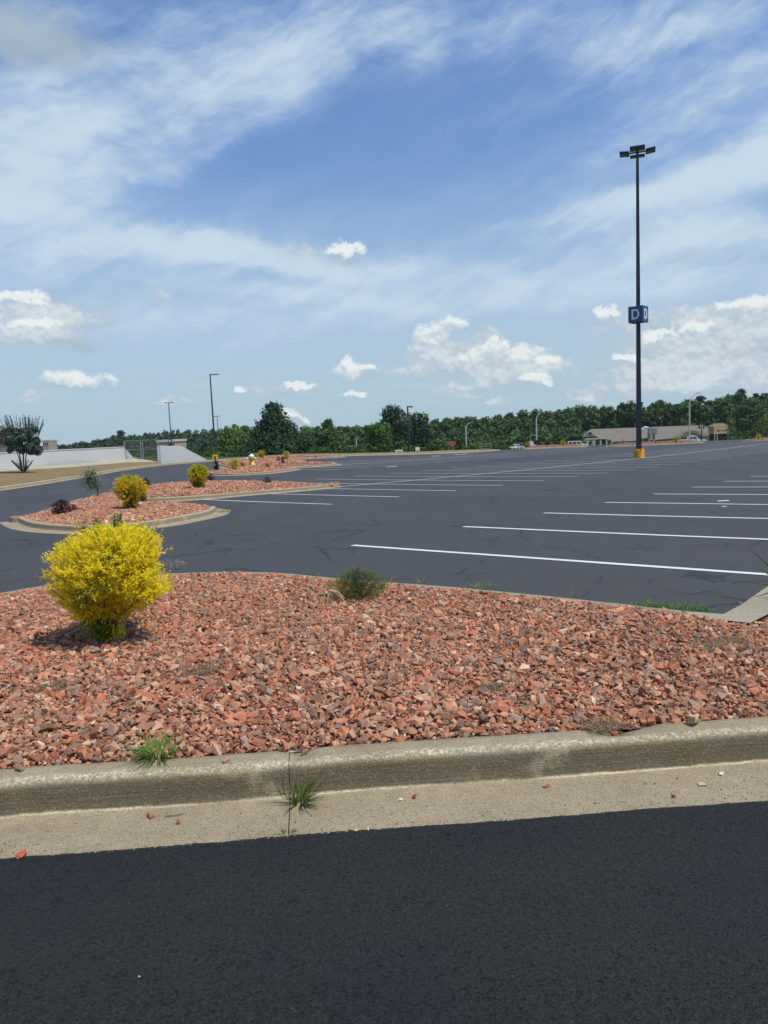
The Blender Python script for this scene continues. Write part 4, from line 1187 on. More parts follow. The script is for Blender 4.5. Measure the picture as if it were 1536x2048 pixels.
# ------------------------------------------------------------------ yellow square sign, hydrant, small signs
x, y = hit(433, 937, .1); s = px_size(y)
t = thing('square_sign', (x, y, float(G(x, y))+.1), 'yellow square sign standing in a dark bush left of the hydrant', 'sign')
zt = at_dist(430, 909, y)[2]-t.location.z; zb_ = at_dist(430, 923, y)[2]-t.location.z
MB().tube([(0, 0, -.1), (0, 0, zt-.02)], .03, 6).build('post', M['galv'], t)
b = MB().box((-.03, -.05, (zt+zb_)/2), (11.5*s, .03, zt-zb_), 0, .01).build('panel', simple('sign_yellow', (.72, .47, .04), .5, var=.05), t)
MB().box((-.04, -.072, (zt+zb_)/2+.04), (.10, .01, (zt-zb_)*.32), .0).box((.0, -.072, (zt+zb_)/2-.06), (.07, .01, (zt-zb_)*.22), .0).build('symbol', M['black'], b)
x, y = hit(504, 929, .25); s = px_size(y)
t = thing('fire_hydrant', (x, y, float(G(x, y))+.23), 'yellow fire hydrant with a white bonnet on the red gravel', 'fire hydrant')
t.scale = (1.12, 1.12, 1.0)
yl = simple('hydrant_yellow', (.72, .50, .09), .5, var=.08)
H = at_dist(503, 907.5, y)[2]-t.location.z
MB().lathe([(.24, -.1), (.24, .03), (.15, .05), (.14, H*.62), (.19, H*.64), (.19, H*.69), (.15, H*.70)], n=18).build('barrel', yl, t, True)
MB().lathe([(.17, H*.70), (.185, H*.76), (.16, H*.86), (.10, H*.93), (.05, H*.95), (.045, H)], n=18).build('bonnet', M['white'], t, True)
for q in (-1, 1):
    MB().tube([(0, 0, H*.56), (q*.24, 0, H*.56)], .065, 10).tube([(q*.24, 0, H*.56), (q*.30, 0, H*.56)], .085, 8).build('side_outlet', M['white'], t)
MB().tube([(0, 0, H*.46), (0, -.24, H*.46)], .08, 10).tube([(0, -.24, H*.46), (0, -.30, H*.46)], .11, 10).build('front_outlet', simple('hydrant_cap', (.30, .17, .03), .6), t)
# white utility box, legged sign, white block in the island
def flat_box(name, px0, px1, py0, py1, y, depth, mat, label, cat, legs=0):
    a = at_dist(px0, py1, y); b = at_dist(px1, py0, y); zb = a[2]; w = b[0]-a[0]; h = b[2]-a[2]
    cx = (a[0]+b[0])/2; gz = float(T(cx, y)); base = max(gz, zb) if not legs else gz
    t = thing(name, (cx, y, gz), label, cat)
    if legs:
        z0 = at_dist((px0+px1)/2, py1, y)[2]-gz; z1 = z0+h
        for q in (-1, 1): MB().box((q*(w/2-.06), 0, z1/2), (.12, .10, z1), 0).build('leg', mat, t)
        MB().box((0, -.06, (z0+z1)/2), (w, .05, h), 0, .01).build('panel', mat, t)
    else:
        z1 = b[2]-gz
        MB().box((0, 0, z1/2-.02), (w, depth, z1+.04), 0, .04).build('cabinet', mat, t)
        MB().box((0, 0, z1+.03), (w+.08, depth+.08, .06), 0, .01).build('lid', mat, t)
        MB().box((w*.1, -depth/2-.006, z1*.55), (w*.5, .01, .05), 0).build('hinge', M['galv'], t)
    return t
ve = hit(797, 909)[1]
flat_box('utility_cabinet', 790.5, 805, 901, 909.5, ve+1.0, .8, M['white'], 'low white utility cabinet on the far kerb left of the dark lamp pole', 'utility cabinet')
flat_box('legged_sign', 831, 839, 894, 901, ve+3.5, .1, M['white'], 'white sign on two legs right of the dark lamp pole at the far kerb', 'sign', legs=1)
flat_box('utility_cabinet', 612.5, 620, 912, 917, hit(616, 917)[1], .3, M['stucco'], 'small pale box at the right of the farthest left island', 'utility cabinet')
# octagonal red sign
y = ve+6; x, _, gz = base_at(904.5, y); s = px_size(y)
t = thing('octagonal_sign', (x, y, gz), 'faded red octagonal road sign on a thin post before the young trees', 'road sign')
zc_ = at_dist(904.5, 887.5, y)[2]-gz
MB().tube([(0, 0, -.1), (0, 0, zc_)], .04, 6).build('post', M['galv'], t)
oc = [(.33*math.cos(math.pi/8+k*math.pi/4), .33*math.sin(math.pi/8+k*math.pi/4)) for k in range(8)]
MB().prism(oc, lambda a, b: (a, -.05, zc_+b), lambda a, b: (a, -.03, zc_+b)).build('panel', M['redsign'], t)
# green-grey cart rails
for (pa_, pb_, pt, lab) in ((960, 983, 888, 'grey-green tubular rail frame at the far edge, right of the street lamp'), (1037, 1045, 886, 'grey-green rail frame behind the small white pickup')):
    y = hit((pa_+pb_)/2, 903)[1]+1.5; a = at_dist(pa_, 900, y); b = at_dist(pb_, 900, y); gz = float(T(a[0], y)); h = at_dist(pa_, pt, y)[2]-gz; w = b[0]-a[0]
    t = thing('cart_rail', (a[0], y, gz), lab, 'rail')
    gm = simple('rail_green', (.12, .19, .15), .5)
    for k in (0, w/2, w): MB().tube([(k, 0, -.05), (k, 0, h)], .05, 6).build('post', gm, t)
    for z in (h, h*.66, h*.33): MB().tube([(0, 0, z), (w, 0, z)], .035, 6).build('rail', gm, t)

# ------------------------------------------------------------------ vehicles
def side_body(prof, w, name, mat, parent, bevel=.05, taper=None):
    bm = bmesh.new()
    A = [bm.verts.new((x, -w/2, z)) for x, z in prof]; B = [bm.verts.new((x, w/2, z)) for x, z in prof]
    n = len(prof)
    for i in range(n):
        j = (i+1) % n; bm.faces.new((A[i], A[j], B[j], B[i]))
    fa = bm.faces.new(list(reversed(A))); fb = bm.faces.new(B)
    if taper:
        for v in bm.verts:
            if v.co.z > taper[0]: v.co.y *= taper[1]
    bmesh.ops.bevel(bm, geom=list(fa.edges)+list(fb.edges), offset=bevel, segments=2, affect='EDGES')
    mb = MB(); mb.bm.free(); mb.bm = bm
    return mb.build(name, mat, parent)
def wheel(parent, x, y, r=.38):
    w = MB(); w.tube([(x, y-.11, r), (x, y+.11, r)], r, 18); wo = w.build('wheel', M['tyre'], parent)
    s_ = math.copysign(.115, y); MB().tube([(x, y+s_-.01, r), (x, y+s_+.01, r)], r*.6, 14).build('rim', M['rim'], wo)
def vehicle(kind, px, ptop, y, rz, label, cat, s=1.0, name='parked_vehicle', zoff=None):
    """roof of the vehicle is seen at (px, ptop)"""
    H = {'pickup': 1.85, 'suv': 1.8, 'sedan': 1.5}[kind]*s
    e = at_dist(px, ptop, y); t = thing(name, (e[0], y, e[2]-H), label, cat, rz=rz); t.scale = (s, s, s)
    lw = 2.0 if kind != 'sedan' else 1.85
    if kind == 'pickup':
        side_body([(-2.75, .45), (-2.75, 1.10), (-.75, 1.12), (1.05, 1.12), (2.45, 1.02), (2.7, .85), (2.72, .45)], lw, 'body', M['car'], t, .08)
        side_body([(-.85, 1.10), (-.75, 1.80), (-.5, 1.85), (.35, 1.85), (.55, 1.80), (1.15, 1.12)], lw-.1, 'cab', M['car'], t, .06, (1.5, .84))
        gl = [[(-.62, 1.2), (-.58, 1.72), (-.12, 1.74), (-.12, 1.2)], [(-.02, 1.2), (-.02, 1.74), (.42, 1.72), (.88, 1.2)]]
    elif kind == 'suv':
        side_body([(-2.4, .4), (-2.45, 1.1), (1.2, 1.12), (2.3, 1.0), (2.45, .8), (2.45, .4)], lw, 'body', M['car'], t, .08)
        side_body([(-2.38, 1.10), (-2.2, 1.72), (-2.0, 1.8), (.35, 1.8), (.6, 1.74), (1.25, 1.12)], lw-.1, 'cab', M['car'], t, .06, (1.5, .86))
        gl = [[(-2.1, 1.2), (-2.02, 1.66), (-1.3, 1.7), (-1.3, 1.2)], [(-1.15, 1.2), (-1.15, 1.7), (-.3, 1.7), (-.3, 1.2)], [(-.18, 1.2), (-.18, 1.7), (.45, 1.66), (.95, 1.2)]]
    else:
        side_body([(-2.3, .35), (-2.35, .92), (-1.6, 1.0), (1.1, .98), (2.2, .82), (2.35, .6), (2.35, .35)], lw, 'body', M['car'], t, .09)
        side_body([(-1.75, .96), (-1.1, 1.42), (-.8, 1.5), (.15, 1.5), (.4, 1.44), (1.2, .96)], lw-.1, 'cab', M['car'], t, .06, (1.2, .84))
        gl = [[(-1.4, 1.04), (-1.0, 1.38), (-.5, 1.42), (-.5, 1.04)], [(-.38, 1.04), (-.38, 1.42), (.3, 1.39), (.85, 1.04)]]
    for sgn in (-1, 1):
        for g_ in gl:
            yy = lambda z: sgn*((lw-.1)/2*(1-.15*max(0, (z-1.1))/.7) + .012)
            MB().prism(g_, lambda a, b: (a, yy(b), b), lambda a, b: (a, yy(b)-sgn*.03, b)).build('side_window', M['glass'], t)
    f0, f1 = (gl[-1][3][0]+.25, gl[-1][3][1]), (gl[-1][2][0]+.22, gl[-1][2][1])
    MB().poly([(f0[0]+.03, -lw*.40, f0[1]), (f0[0]+.03, lw*.40, f0[1]), (f1[0]+.03, lw*.36, f1[1]), (f1[0]+.03, -lw*.36, f1[1])]).build('windscreen', M['glass'], t)
    for wx in (-1.6, 1.6):
        for wy in (-lw/2+.08, lw/2-.08): wheel(t, wx, wy, .36)
    for wy in (-.7, .7):
        MB().box((2.7 if kind == 'pickup' else 2.42 if kind == 'suv' else 2.3, wy, .85 if kind != 'sedan' else .68), (.1, .35, .18), 0, .02).build('headlight', M['lens'], t)
    MB().box((2.72 if kind == 'pickup' else 2.46 if kind == 'suv' else 2.36, 0, .5), (.12, lw*.9, .2), 0, .03).build('bumper', M['galv'], t)
    return t
vehicle('pickup', 1032, 888.5, 158, math.pi+.45, 'small white pickup truck at the left end of the far gravel strip', 'pickup truck', .62)
vehicle('suv', 1155, 882, 165, -.2, 'white sport utility vehicle half hidden behind the gravel edge, left of the gabled house', 'car', .92)
vehicle('pickup', 1384, 871.5, 165, -.12, 'white crew-cab pickup behind the gravel strip before the long building', 'pickup truck', 1.08)
# white machine with a dark open cab
e = at_dist(1070, 884, 150); gz = e[2]-1.35
t = thing('work_machine', (e[0], 150, gz), 'white work machine with a dark open cab behind the orange-yellow shrub', 'machine', rz=0)
MB().prism([(-1.1, .1), (-1.15, 1.1), (-.95, 1.5), (-.55, 1.5), (-.35, 1.2), (-.3, .1)], lambda a, b: (a, -.5, b), lambda a, b: (a, .5, b)).build('engine_cover', M['white'], t)
MB().prism([(-.3, .9), (1.2, .35), (1.25, .05), (-.3, .1)], lambda a, b: (a, -.5, b), lambda a, b: (a, .5, b)).build('bonnet', M['white'], t)
MB().prism([(-.15, .9), (-.1, 1.7), (.9, 1.7), (1.05, .5)], lambda a, b: (a, -.42, b), lambda a, b: (a, .42, b)).build('cab', M['glass'], t)
for wx in (-.8, .8): wheel(t, wx, -.5, .32); wheel(t, wx, .5, .32)

# ------------------------------------------------------------------ buildings
BY = 185.0
def bp(px, py, y=BY): return at_dist(px, py, y)
t0 = bp(1163, 890); gzb = float(T(t0[0], BY))
t = thing('long_building', (t0[0], BY, gzb), 'long beige single-storey building with brown shingle roof and a gable at its left end', 'building')
def L_(px, py, dy=0):
    p = at_dist(px, py, BY+dy); return (p[0]-t0[0], p[1]-BY, p[2]-gzb)
def quadpx(name, mat, pts, parent, th=None):
    """polygon through (px, py, dy) points, thickened a little to the rear"""
    V0_ = [Vector(L_(*p)) for p in pts]
    bm = bmesh.new(); a = [bm.verts.new(v) for v in V0_]; b = [bm.verts.new(v+Vector((0, th or .15, -(th or .15)*.3))) for v in V0_]
    n = len(a)
    bm.faces.new(a); bm.faces.new(list(reversed(b)))
    for i in range(n): j = (i+1) % n; bm.faces.new((a[j], a[i], b[i], b[j]))
    mb = MB(); mb.bm.free(); mb.bm = bm
    return mb.build(name, mat, parent)
xl, xr = L_(1166, 885)[0], L_(1430, 880)[0]
ez = L_(1300, 877)[2]; ez2 = L_(1420, 866)[2]
MB().box(((xl+xr)/2, 5.5, ez/2-.6), (xr-xl, 10, ez+1.1)).build('wall', M['stucco'], t)
quadpx('roof', M['roof'], [(1180, 858.5, 6), (1408, 850, 6), (1430, 865.5, 0), (1310, 877, -.9), (1225, 881, -.9), (1196, 877, .5)], t)
MB().prism([(0, 0), (xr-xl, 0), (xr-xl-2.5, L_(1300, 856)[2]-ez), (2.0, L_(1300, 856)[2]-ez)], lambda a, b: (xl+a, 6.3+.002, ez+b-.2), lambda a, b: (xl+a, 10.5, ez+b*.0-.2)).build('rear_roof', M['roof'], t)
quadpx('eave_fascia', M['cream'], [(1226, 881.3, -1.0), (1310, 877.2, -1.0), (1430, 866.5, -1.0), (1430, 868.5, -1.0), (1310, 879.6, -1.0), (1226, 883.3, -1.0)], t, .1)
# gable
g = quadpx('gable', M['stucco'], [(1164, 875.5, -1.5), (1179, 860, -1.5), (1197, 874.5, -1.5)], t, .2)
for a_, b_ in (((1160, 877.5), (1179.5, 859.3)), ((1179.5, 859.3), (1200, 876))):
    quadpx('rake_trim', M['cream'], [(a_[0], a_[1], -1.75), (b_[0], b_[1], -1.75), (b_[0], b_[1]+2.2, -1.75), (a_[0]+1.5*(1 if a_[1] > b_[1] else 0), a_[1]+2.2, -1.75)], g, .12)
quadpx('gable_vent', M['darkroof'], [(1180, 864.5, -1.72), (1182.6, 864.5, -1.72), (1182.6, 869.5, -1.72), (1180, 869.5, -1.72)], g, .05)
quadpx('porch_beam', M['cream'], [(1160, 877.5, -1.7), (1224, 874.5, -1.7), (1224, 877, -1.7), (1160, 880, -1.7)], t, .3)
quadpx('porch_ceiling', M['darkroof'], [(1166, 874, -1.6), (1195, 873, -1.6), (1195, 876.2, -1.6), (1166, 876.5, -1.6)], t, .05)
for q in (1166, 1176, 1189, 1201, 1213, 1224): 
    a = L_(q, 878, -1.5); MB().box((a[0], -1.5+BY*0+a[1]*0, a[2]/2-.1), (.22, .22, a[2]+.2)).build('porch_post', M['cream'], t)
for q, w in ((1170, 5), (1181, 5), (1195, 7), (1208, 5)):
    quadpx('window', M['darkroof'], [(q-w/2, 882, .3), (q+w/2, 882, .3), (q+w/2, 888, .3), (q-w/2, 888, .3)], t, .1)
# tower with lettering
e = at_dist(1443, 878, 170); TY = 170.0; gz = float(T(e[0], TY))
t = thing('drive_through_tower', (e[0], TY, gz), 'tan square tower with small lettering over a dark drive-through opening', 'building')
def K_(px, py, dy=0): p = at_dist(px, py, TY+dy); return (p[0]-e[0], dy, p[2]-gz)
xl, xr = K_(1428, 870)[0], K_(1457, 870)[0]; z0, z1 = K_(1443, 867.5)[2], K_(1443, 853.5)[2]
MB().box(((xl+xr)/2, 1.5, (z0+z1)/2), (xr-xl, 3.0, z1-z0), 0, .02).build('upper_wall', M['tan'], t)
MB().box(((xl+xr)/2, 1.5, z0/2), (xr-xl-.3, 2.6, z0-.004)).build('opening', M['darkroof'], t)
for q in (xl+.12, xl+(xr-xl)*.12+.3, xr-.12): MB().box((q, -.02, z0/2), (.18, .2, z0)).build('post', M['stucco'], t)
MB().box((xr+.02, .9, (z0+z1)/2), (.16, 2.0, z1-z0)).build('corner_trim', M['cream'], t)
zr = K_(1443, 846.5)[2]
rg = lambda h, z: [((xl+xr)/2-h, 1.5-h*.7, z), ((xl+xr)/2+h, 1.5-h*.7, z), ((xl+xr)/2+h, 1.5+h*.7, z), ((xl+xr)/2-h, 1.5+h*.7, z)]
MB().ring_loft([rg((xr-xl)/2+.45, z1-.02), rg((xr-xl)/2+.45, z1+.08), rg((xr-xl)/2-.75, zr)]).build('roof', M['roof'], t)
cx, cz2 = K_(1436.8, 860.8)[0], K_(1436.8, 860.8)[2]; r_d = 2.9*px_size(TY)
dm = [(0, -r_d), (r_d, 0), (0, r_d), (-r_d, 0)]; dmi = [(a*.42, b*.42) for a, b in dm]
MB().prism(dm, lambda a, b: (cx+a, -.05, cz2+b), lambda a, b: (cx+a, -.003, cz2+b)).build('diamond_emblem', simple('emblem_olive', (.20, .14, .02), .5), t)
MB().prism(dmi, lambda a, b: (cx+a, -.08, cz2+b), lambda a, b: (cx+a, -.052, cz2+b)).build('emblem_centre', M['gold'], t)
mb = MB(); q = K_(1441.5, 860.8)[0]
for k in range(9):
    w = (.13, .11, .14, .10, .13, .12, .09, .13, .12)[k]; h = .26 if k in (0, 5) else .2
    mb.box((q+w/2, -.03, cz2+(h-.2)/2), (w*.75, .05, h)); q += w+.03
mb.build('lettering', M['gold'], t)
# utility frame with panels
e = at_dist(1297, 885, 120); gz = float(T(e[0], 120))
t = thing('utility_stand', (e[0], 120, gz), 'grey utility frame with boxes on two brick posts, right of the lettered lamp pole', 'utility stand')
def U_(px, py): p = at_dist(px, py, 120); return (p[0]-e[0], p[2]-gz)
for q in (1297.5, 1307.5):
    a = U_(q, 868); MB().box((a[0], 0, a[1]/2), (.32, .3, a[1]), 0, .01).build('brick_post', M['brown'], t)
a = U_(1302, 868); MB().box((a[0], .02, a[1]/2), (.10, .1, a[1]), 0).build('pipe', M['galv'], t)
for (x0_, x1_, y0_, y1_) in ((1296, 1304, 854.5, 868), (1304.5, 1313, 856, 868)):
    a, b = U_(x0_, y1_), U_(x1_, y0_); MB().box(((a[0]+b[0])/2, -.1, (a[1]+b[1])/2), (b[0]-a[0], .5, b[1]-a[1]), 0, .03).build('cabinet', M['galv'], t)
a, b = U_(1284, 860), U_(1297, 856)
MB().tube([(a[0], 0, a[1]), ((a[0]+b[0])/2, 0, b[1]+.15), (b[0], 0, b[1])], [.13, .2, .13], 8).build('hood', M['white'], t)
a = U_(1290, 878); MB().box((a[0], .3, a[1]-.25), (.9, .5, .75), 0, .04).build('ground_box', simple('box_green', (.07, .13, .09), .6), t)
# twin lantern post
e = at_dist(1403, 880, 140); gz = float(T(e[0], 140)); 
t = thing('lantern_post', (e[0], 140, gz), 'black twin-lantern post in front of the long roof', 'street lamp')
zt = at_dist(1403, 852, 140)[2]-gz
MB().tube([(0, 0, -.1), (0, 0, zt)], [.12, .07], 8).build('pole', M['black'], t)
MB().tube([(-.42, 0, zt-.45), (0, 0, zt-.6), (.42, 0, zt-.45)], .045, 6).build('arm', M['black'], t)
for q in (-.42, .42):
    l = MB().lathe([(.09, zt-.45), (.17, zt-.35), (.20, zt), (.12, zt+.05)], (q, 0, 0), 8).build('lantern', M['lens'], t)
    MB().lathe([(.24, zt+.052), (.05, zt+.3), (.02, zt+.42)], (q, 0, 0), 8).build('lantern_cap', M['black'], l)
# red-roofed building at the right edge
e = at_dist(1525, 850, 200); gz = float(T(e[0], 200)); t = thing('red_roofed_building', (e[0], 200, gz), 'building with low red-brown roof among the trees at the right edge', 'building')
def R_(px, py): p = at_dist(px, py, 200); return (p[0]-e[0], p[2]-gz)
a, b = R_(1512, 829), R_(1536, 819.5)
w = 12
MB().ring_loft([[(a[0], -1, a[1]-.35), (a[0]+2*w, -1, a[1]-.35), (a[0]+2*w, 9, a[1]-.35), (a[0], 9, a[1]-.35)], [(a[0], -1, a[1]), (a[0]+2*w, -1, a[1]), (a[0]+2*w, 9, a[1]), (a[0], 9, a[1])],
                [(b[0]+1, 3.6, b[1]+.2), (b[0]+1+w, 3.6, b[1]+.2), (b[0]+1+w, 4.4, b[1]+.2), (b[0]+1, 4.4, b[1]+.2)]]).build('roof', M['redroof'], t)
MB().box((a[0]+w, 4, (a[1]-.35)/2-.01), (2*w-2.4, 8, a[1]-.37)).build('wall', M['stucco'], t)
MB().box((a[0]+w-6, -.02, (a[1]-.35)*.8), (1.6, .1, 1.4)).build('window', M['glass'], t)
# far buildings on the left
def far_house(pxa, pxb, ptop, y, label, wall, roof, flat=True):
    a = at_dist(pxa, ptop, y); b = at_dist(pxb, ptop, y); cx = (a[0]+b[0])/2; gz = float(T(cx, y)); z = a[2]-gz; w = b[0]-a[0]
    t = thing('far_building', (cx, y, gz), label, 'building')
    MB().box((0, 3, z/2), (w, 6, z)).build('wall', wall, t)
    if flat: MB().box((0, 3, z+.2), (w+.2, 6.2, .3), 0).build('roof', roof, t)
    else: MB().ring_loft([[(-w/2-.5, -.5, z+.01), (w/2+.5, -.5, z+.01), (w/2+.5, 6.5, z+.01), (-w/2-.5, 6.5, z+.01)], [(-w/2+1.5, 2.8, z+1.8), (w/2-1.5, 2.8, z+1.8), (w/2-1.5, 3.2, z+1.8), (-w/2+1.5, 3.2, z+1.8)]]).build('roof', roof, t)
    for k in (-.3, .0, .3): MB().box((w*k, -.02, z-.9), (w*.12, .08, .8), 0).build('window', M['glass'], t)
far_house(85, 97, 883, 230, 'small brown block beyond the wall, right of the crape myrtle', simple('tan_block', (.42, .32, .27), .9), M['stucco'])
far_house(314, 350, 885.5, 105, 'low pinkish building behind the wall with the sloping top', simple('pink_wall', (.50, .36, .28), .9), M['cream'])
far_house(-40, 12, 874, 130, 'house with grey-brown roof behind the crape myrtle at the left edge', M['brown'], M['roof'], False)
e = at_dist(341, 888, 92); gz = float(T(e[0], 92)); t = thing('blue_sign', (e[0], 92, gz), 'small blue and white sign on a dark post above the wall with the sloping top', 'sign')
z1, z2 = at_dist(341, 879, 92)[2]-gz, at_dist(341, 884.5, 92)[2]-gz
MB().tube([(0, 0, -.1), (0, 0, z2+.05)], .07, 6).build('post', M['black'], t)
b = MB().box((0, -.05, (z1+z2)/2), (.42, .08, z1-z2), 0, .01).build('panel', M['blue'], t)
MB().box((-.03, -.097, (z1+z2)/2), (.2, .01, (z1-z2)*.7)).build('symbol', M['white'], b)
MB().box((0, -.02, z2-.32), (.62, .3, .22), 0, .02).build('base_box', M['black'], t)

# ------------------------------------------------------------------ trees
def crown_arrays(H, Rr, zb, nl, n, seed, shape='round', leaf=.35, lobe=.36, asp=.8):
    """lobed crown: leaf centres, outward directions"""
    r = np.random.default_rng(seed)
    c = []
    for k in range(nl):
        t = (k+.5)/nl; z = zb+(H-zb)*(t*.86+.08)
        if shape == 'round': rr = Rr*math.sin(math.pi*(.12+.80*t))**.7
        elif shape == 'cone': rr = Rr*(1.02-t)**.75
        elif shape == 'vase': rr = Rr*(.35+.75*t)*(1 if t < .85 else .8)
        elif shape == 'dome': rr = Rr*(1-.35*t*t)*(1 if t < .75 else .75)
        else: rr = Rr
        a = k*2.399+r.uniform(-.4, .4); q = r.uniform(.3, .78)*rr
        ls = lobe*Rr*r.uniform(.65, 1.15)*(1 if shape != 'cone' else (1.1-t*.7))
        c.append((math.cos(a)*q, math.sin(a)*q, min(z, H-ls*.8), ls))
    c = np.array(c); w = c[:, 3]**2; k = r.choice(len(c), n, p=w/w.sum())
    d = unit(r.normal(size=(n, 3))); rad = c[k, 3]*r.uniform(.62, 1.08, n)*(1+.16*np.sin(d[:, 0]*9+k)+.13*np.sin(d[:, 2]*11+k*2))
    P = c[k, :3]+d*rad[:, None]*np.array([1, 1, asp])
    P[:, 2] = np.maximum(P[:, 2], zb*.6)
    return P, d, k
def leaf_cards(P, d, leaf, r):
    n = len(P)
    N = unit(d+r.normal(0, .55, (n, 3))+np.array([0, 0, .25])); A = unit(np.cross(N, r.normal(size=(n, 3)))); B = np.cross(N, A)
    L = leaf*r.uniform(.6, 1.45, (n, 1)); W = L*r.uniform(.6, .95, (n, 1))
    return np.stack([P-A*L*.5, P+B*W*.5+N*L*.1, P+A*L*.5, P-B*W*.5+N*L*.1], 1).reshape(-1, 3)
def tree(name, px, ptop, y, wpx, label, shape='round', col=(.05, .10, .03), col2=(.09, .15, .04), n=2600, leaf=.22, seed=1, zb=.12, group=None, nl=26, lobe=.36, base=None, asp=.8):
    x, _, gz = base_at(px, y)
    if base: gz = at_dist(px, base, y)[2]
    e = at_dist(px, ptop, y); x = e[0]; H = e[2]-gz; Rr = wpx*px_size(y)/2
    t = thing(name, (x, y, gz), label, 'tree', group)
    r = np.random.default_rng(seed)
    n = int(n*1.35); leaf *= 1.15
    P, d, k = crown_arrays(H, Rr, H*zb, nl, n, seed, shape, leaf, lobe, asp)
    c = np.array(col)*(1-r.uniform(0, 1, (n, 1)))+np.array(col2)*r.uniform(0, 1, (n, 1))
    c *= (.8+.4*np.random.default_rng(seed+1).uniform(0, 1, nl))[k][:, None]*r.uniform(.75, 1.25, (n, 1))
    mesh_np('crown', leaf_cards(P, d, leaf, r), np.arange(n*4).reshape(n, 4), M['crown'], t, colors=np.repeat(c, 4, 0))
    mb = MB(); tr = max(.05, H*.018)
    mb.tube([(0, 0, -.3), (0, 0, H*.4), (r.normal(0, .1), 0, H*.85)], [tr, tr*.7, tr*.2], 7)
    for q in range(7):
        a = q*2.4; z = H*(zb+.08+.09*q); mb.tube([(0, 0, z), (math.cos(a)*Rr*.35, math.sin(a)*Rr*.35, z+H*.07), (math.cos(a)*Rr*.7, math.sin(a)*Rr*.7, z+H*.16)], [tr*.4, tr*.25, tr*.1], 5)
    mb.build('trunk', M['bark'], t)
    return t
DG, DG2 = (.042, .088, .030), (.07, .135, .04)
MG, MG2 = (.045, .10, .024), (.085, .155, .036)
LG, LG2 = (.085, .15, .030), (.14, .20, .045)
# named single trees, left to right
tree('broad_tree', 466, 853, 118, 82, 'pale green rounded tree left of the big dark pointed tree', 'dome', (.095, .17, .030), (.15, .22, .045), 3600, .26, 101, .03, nl=34)
tree('conifer_tree', 545, 803, 104, 160, 'big dark green pointed tree standing tallest on the left behind the hydrant', 'cone', (.028, .068, .032), (.055, .115, .042), 12000, .26, 102, .02, nl=80, lobe=.34)
tree('broad_tree', 655, 835, 112, 92, 'green tree with a ragged open top right of the big pointed tree', 'cone', (.07, .13, .032), (.11, .18, .042), 4600, .24, 103, .02, nl=44, lobe=.30)
tree('broad_tree', 610, 872, 102, 60, 'low dark green tree tucked against the right side of the big pointed tree', 'dome', DG, MG, 2600, .22, 104, .02, nl=24)
tree('broad_tree', 757, 845, 100, 70, 'bright leafy tree left of the low white utility cabinet', 'round', (.06, .125, .024), (.10, .18, .034), 4200, .20, 105, .03, nl=38)
tree('broad_tree', 786, 810, 132, 82, 'tall rounded dark tree above the wood, left of the dark lamp pole', 'round', (.03, .066, .027), (.052, .10, .036), 4600, .28, 106, .05, nl=34, lobe=.34)
tree('broad_tree', 838, 824, 140, 70, 'rounded dark tree behind the dark lamp pole', 'round', (.028, .062, .027), (.05, .095, .036), 3200, .30, 107, .05, nl=28)
for i, (px, pt, y, w, lab, c1, c2) in enumerate((
    (800, 884, 94, 26, 'small bush-like tree right behind the utility cabinet', MG, MG2), (862, 886, 100, 34, 'low young tree right of the legged white sign', MG, LG),
    (885, 881, 100, 34, 'bright young tree left of the octagonal sign', MG2, LG), (917, 874, 98, 22, 'slim young tree between octagonal sign and street lamp', MG, MG2),
    (948, 889, 98, 32, 'low bushy tree right of the street lamp by the octagonal sign', MG, LG), (995, 881, 120, 44, 'low green tree behind the grey-green rail frame', MG, MG2),
    (1026, 876, 172, 34, 'leafy young tree behind the small white pickup', MG, LG), (1051, 869, 165, 16, 'narrow young tree left of the street lamp over the machine', MG, LG),
    (1084, 866, 165, 22, 'olive young tree right of the street lamp over the machine', MG, (.12, .14, .05)), (1111, 853, 165, 24, 'pointed bright young tree above the round yellow shrub', MG, LG),
    (1145, 852, 174, 34, 'pointed young tree left of the gabled house', MG, MG2), (1385, 857, 176, 60, 'flat spreading tree in front of the long roof', (.10, .13, .05), (.15, .17, .07)),
    (1463, 834, 150, 28, 'light green tree right of the tan tower', LG, (.2, .25, .10)), (1478, 862, 140, 36, 'low loose tree between the tan tower and the red roof', MG, LG),
    (1530, 833, 130, 62, 'yellow-green leafy tree at the right edge below the red roof', (.085, .14, .028), (.15, .20, .05)), (1502, 860, 132, 34, 'small tree left of the yellow-green one at the right edge', MG, LG),
    (640, 895, 92, 60, 'low hedge-like tree at the far kerb behind the white box of the thin island', MG, MG2), (698, 890, 96, 44, 'low round tree left of the bright leafy tree', MG, MG2),
    (445, 905, 96, 36, 'low bush-like tree behind the yellow square sign', MG2, LG))):
    shape = 'cone' if px in (917, 1051, 1084, 1111, 1145) else 'dome'
    tree('young_tree', px, pt, y, w, lab, shape, c1, c2, 900 if w < 40 else 1700, .17, 200+i, .03, nl=18 if w < 40 else 26, lobe=.42, asp=.5 if px == 1385 else .85)
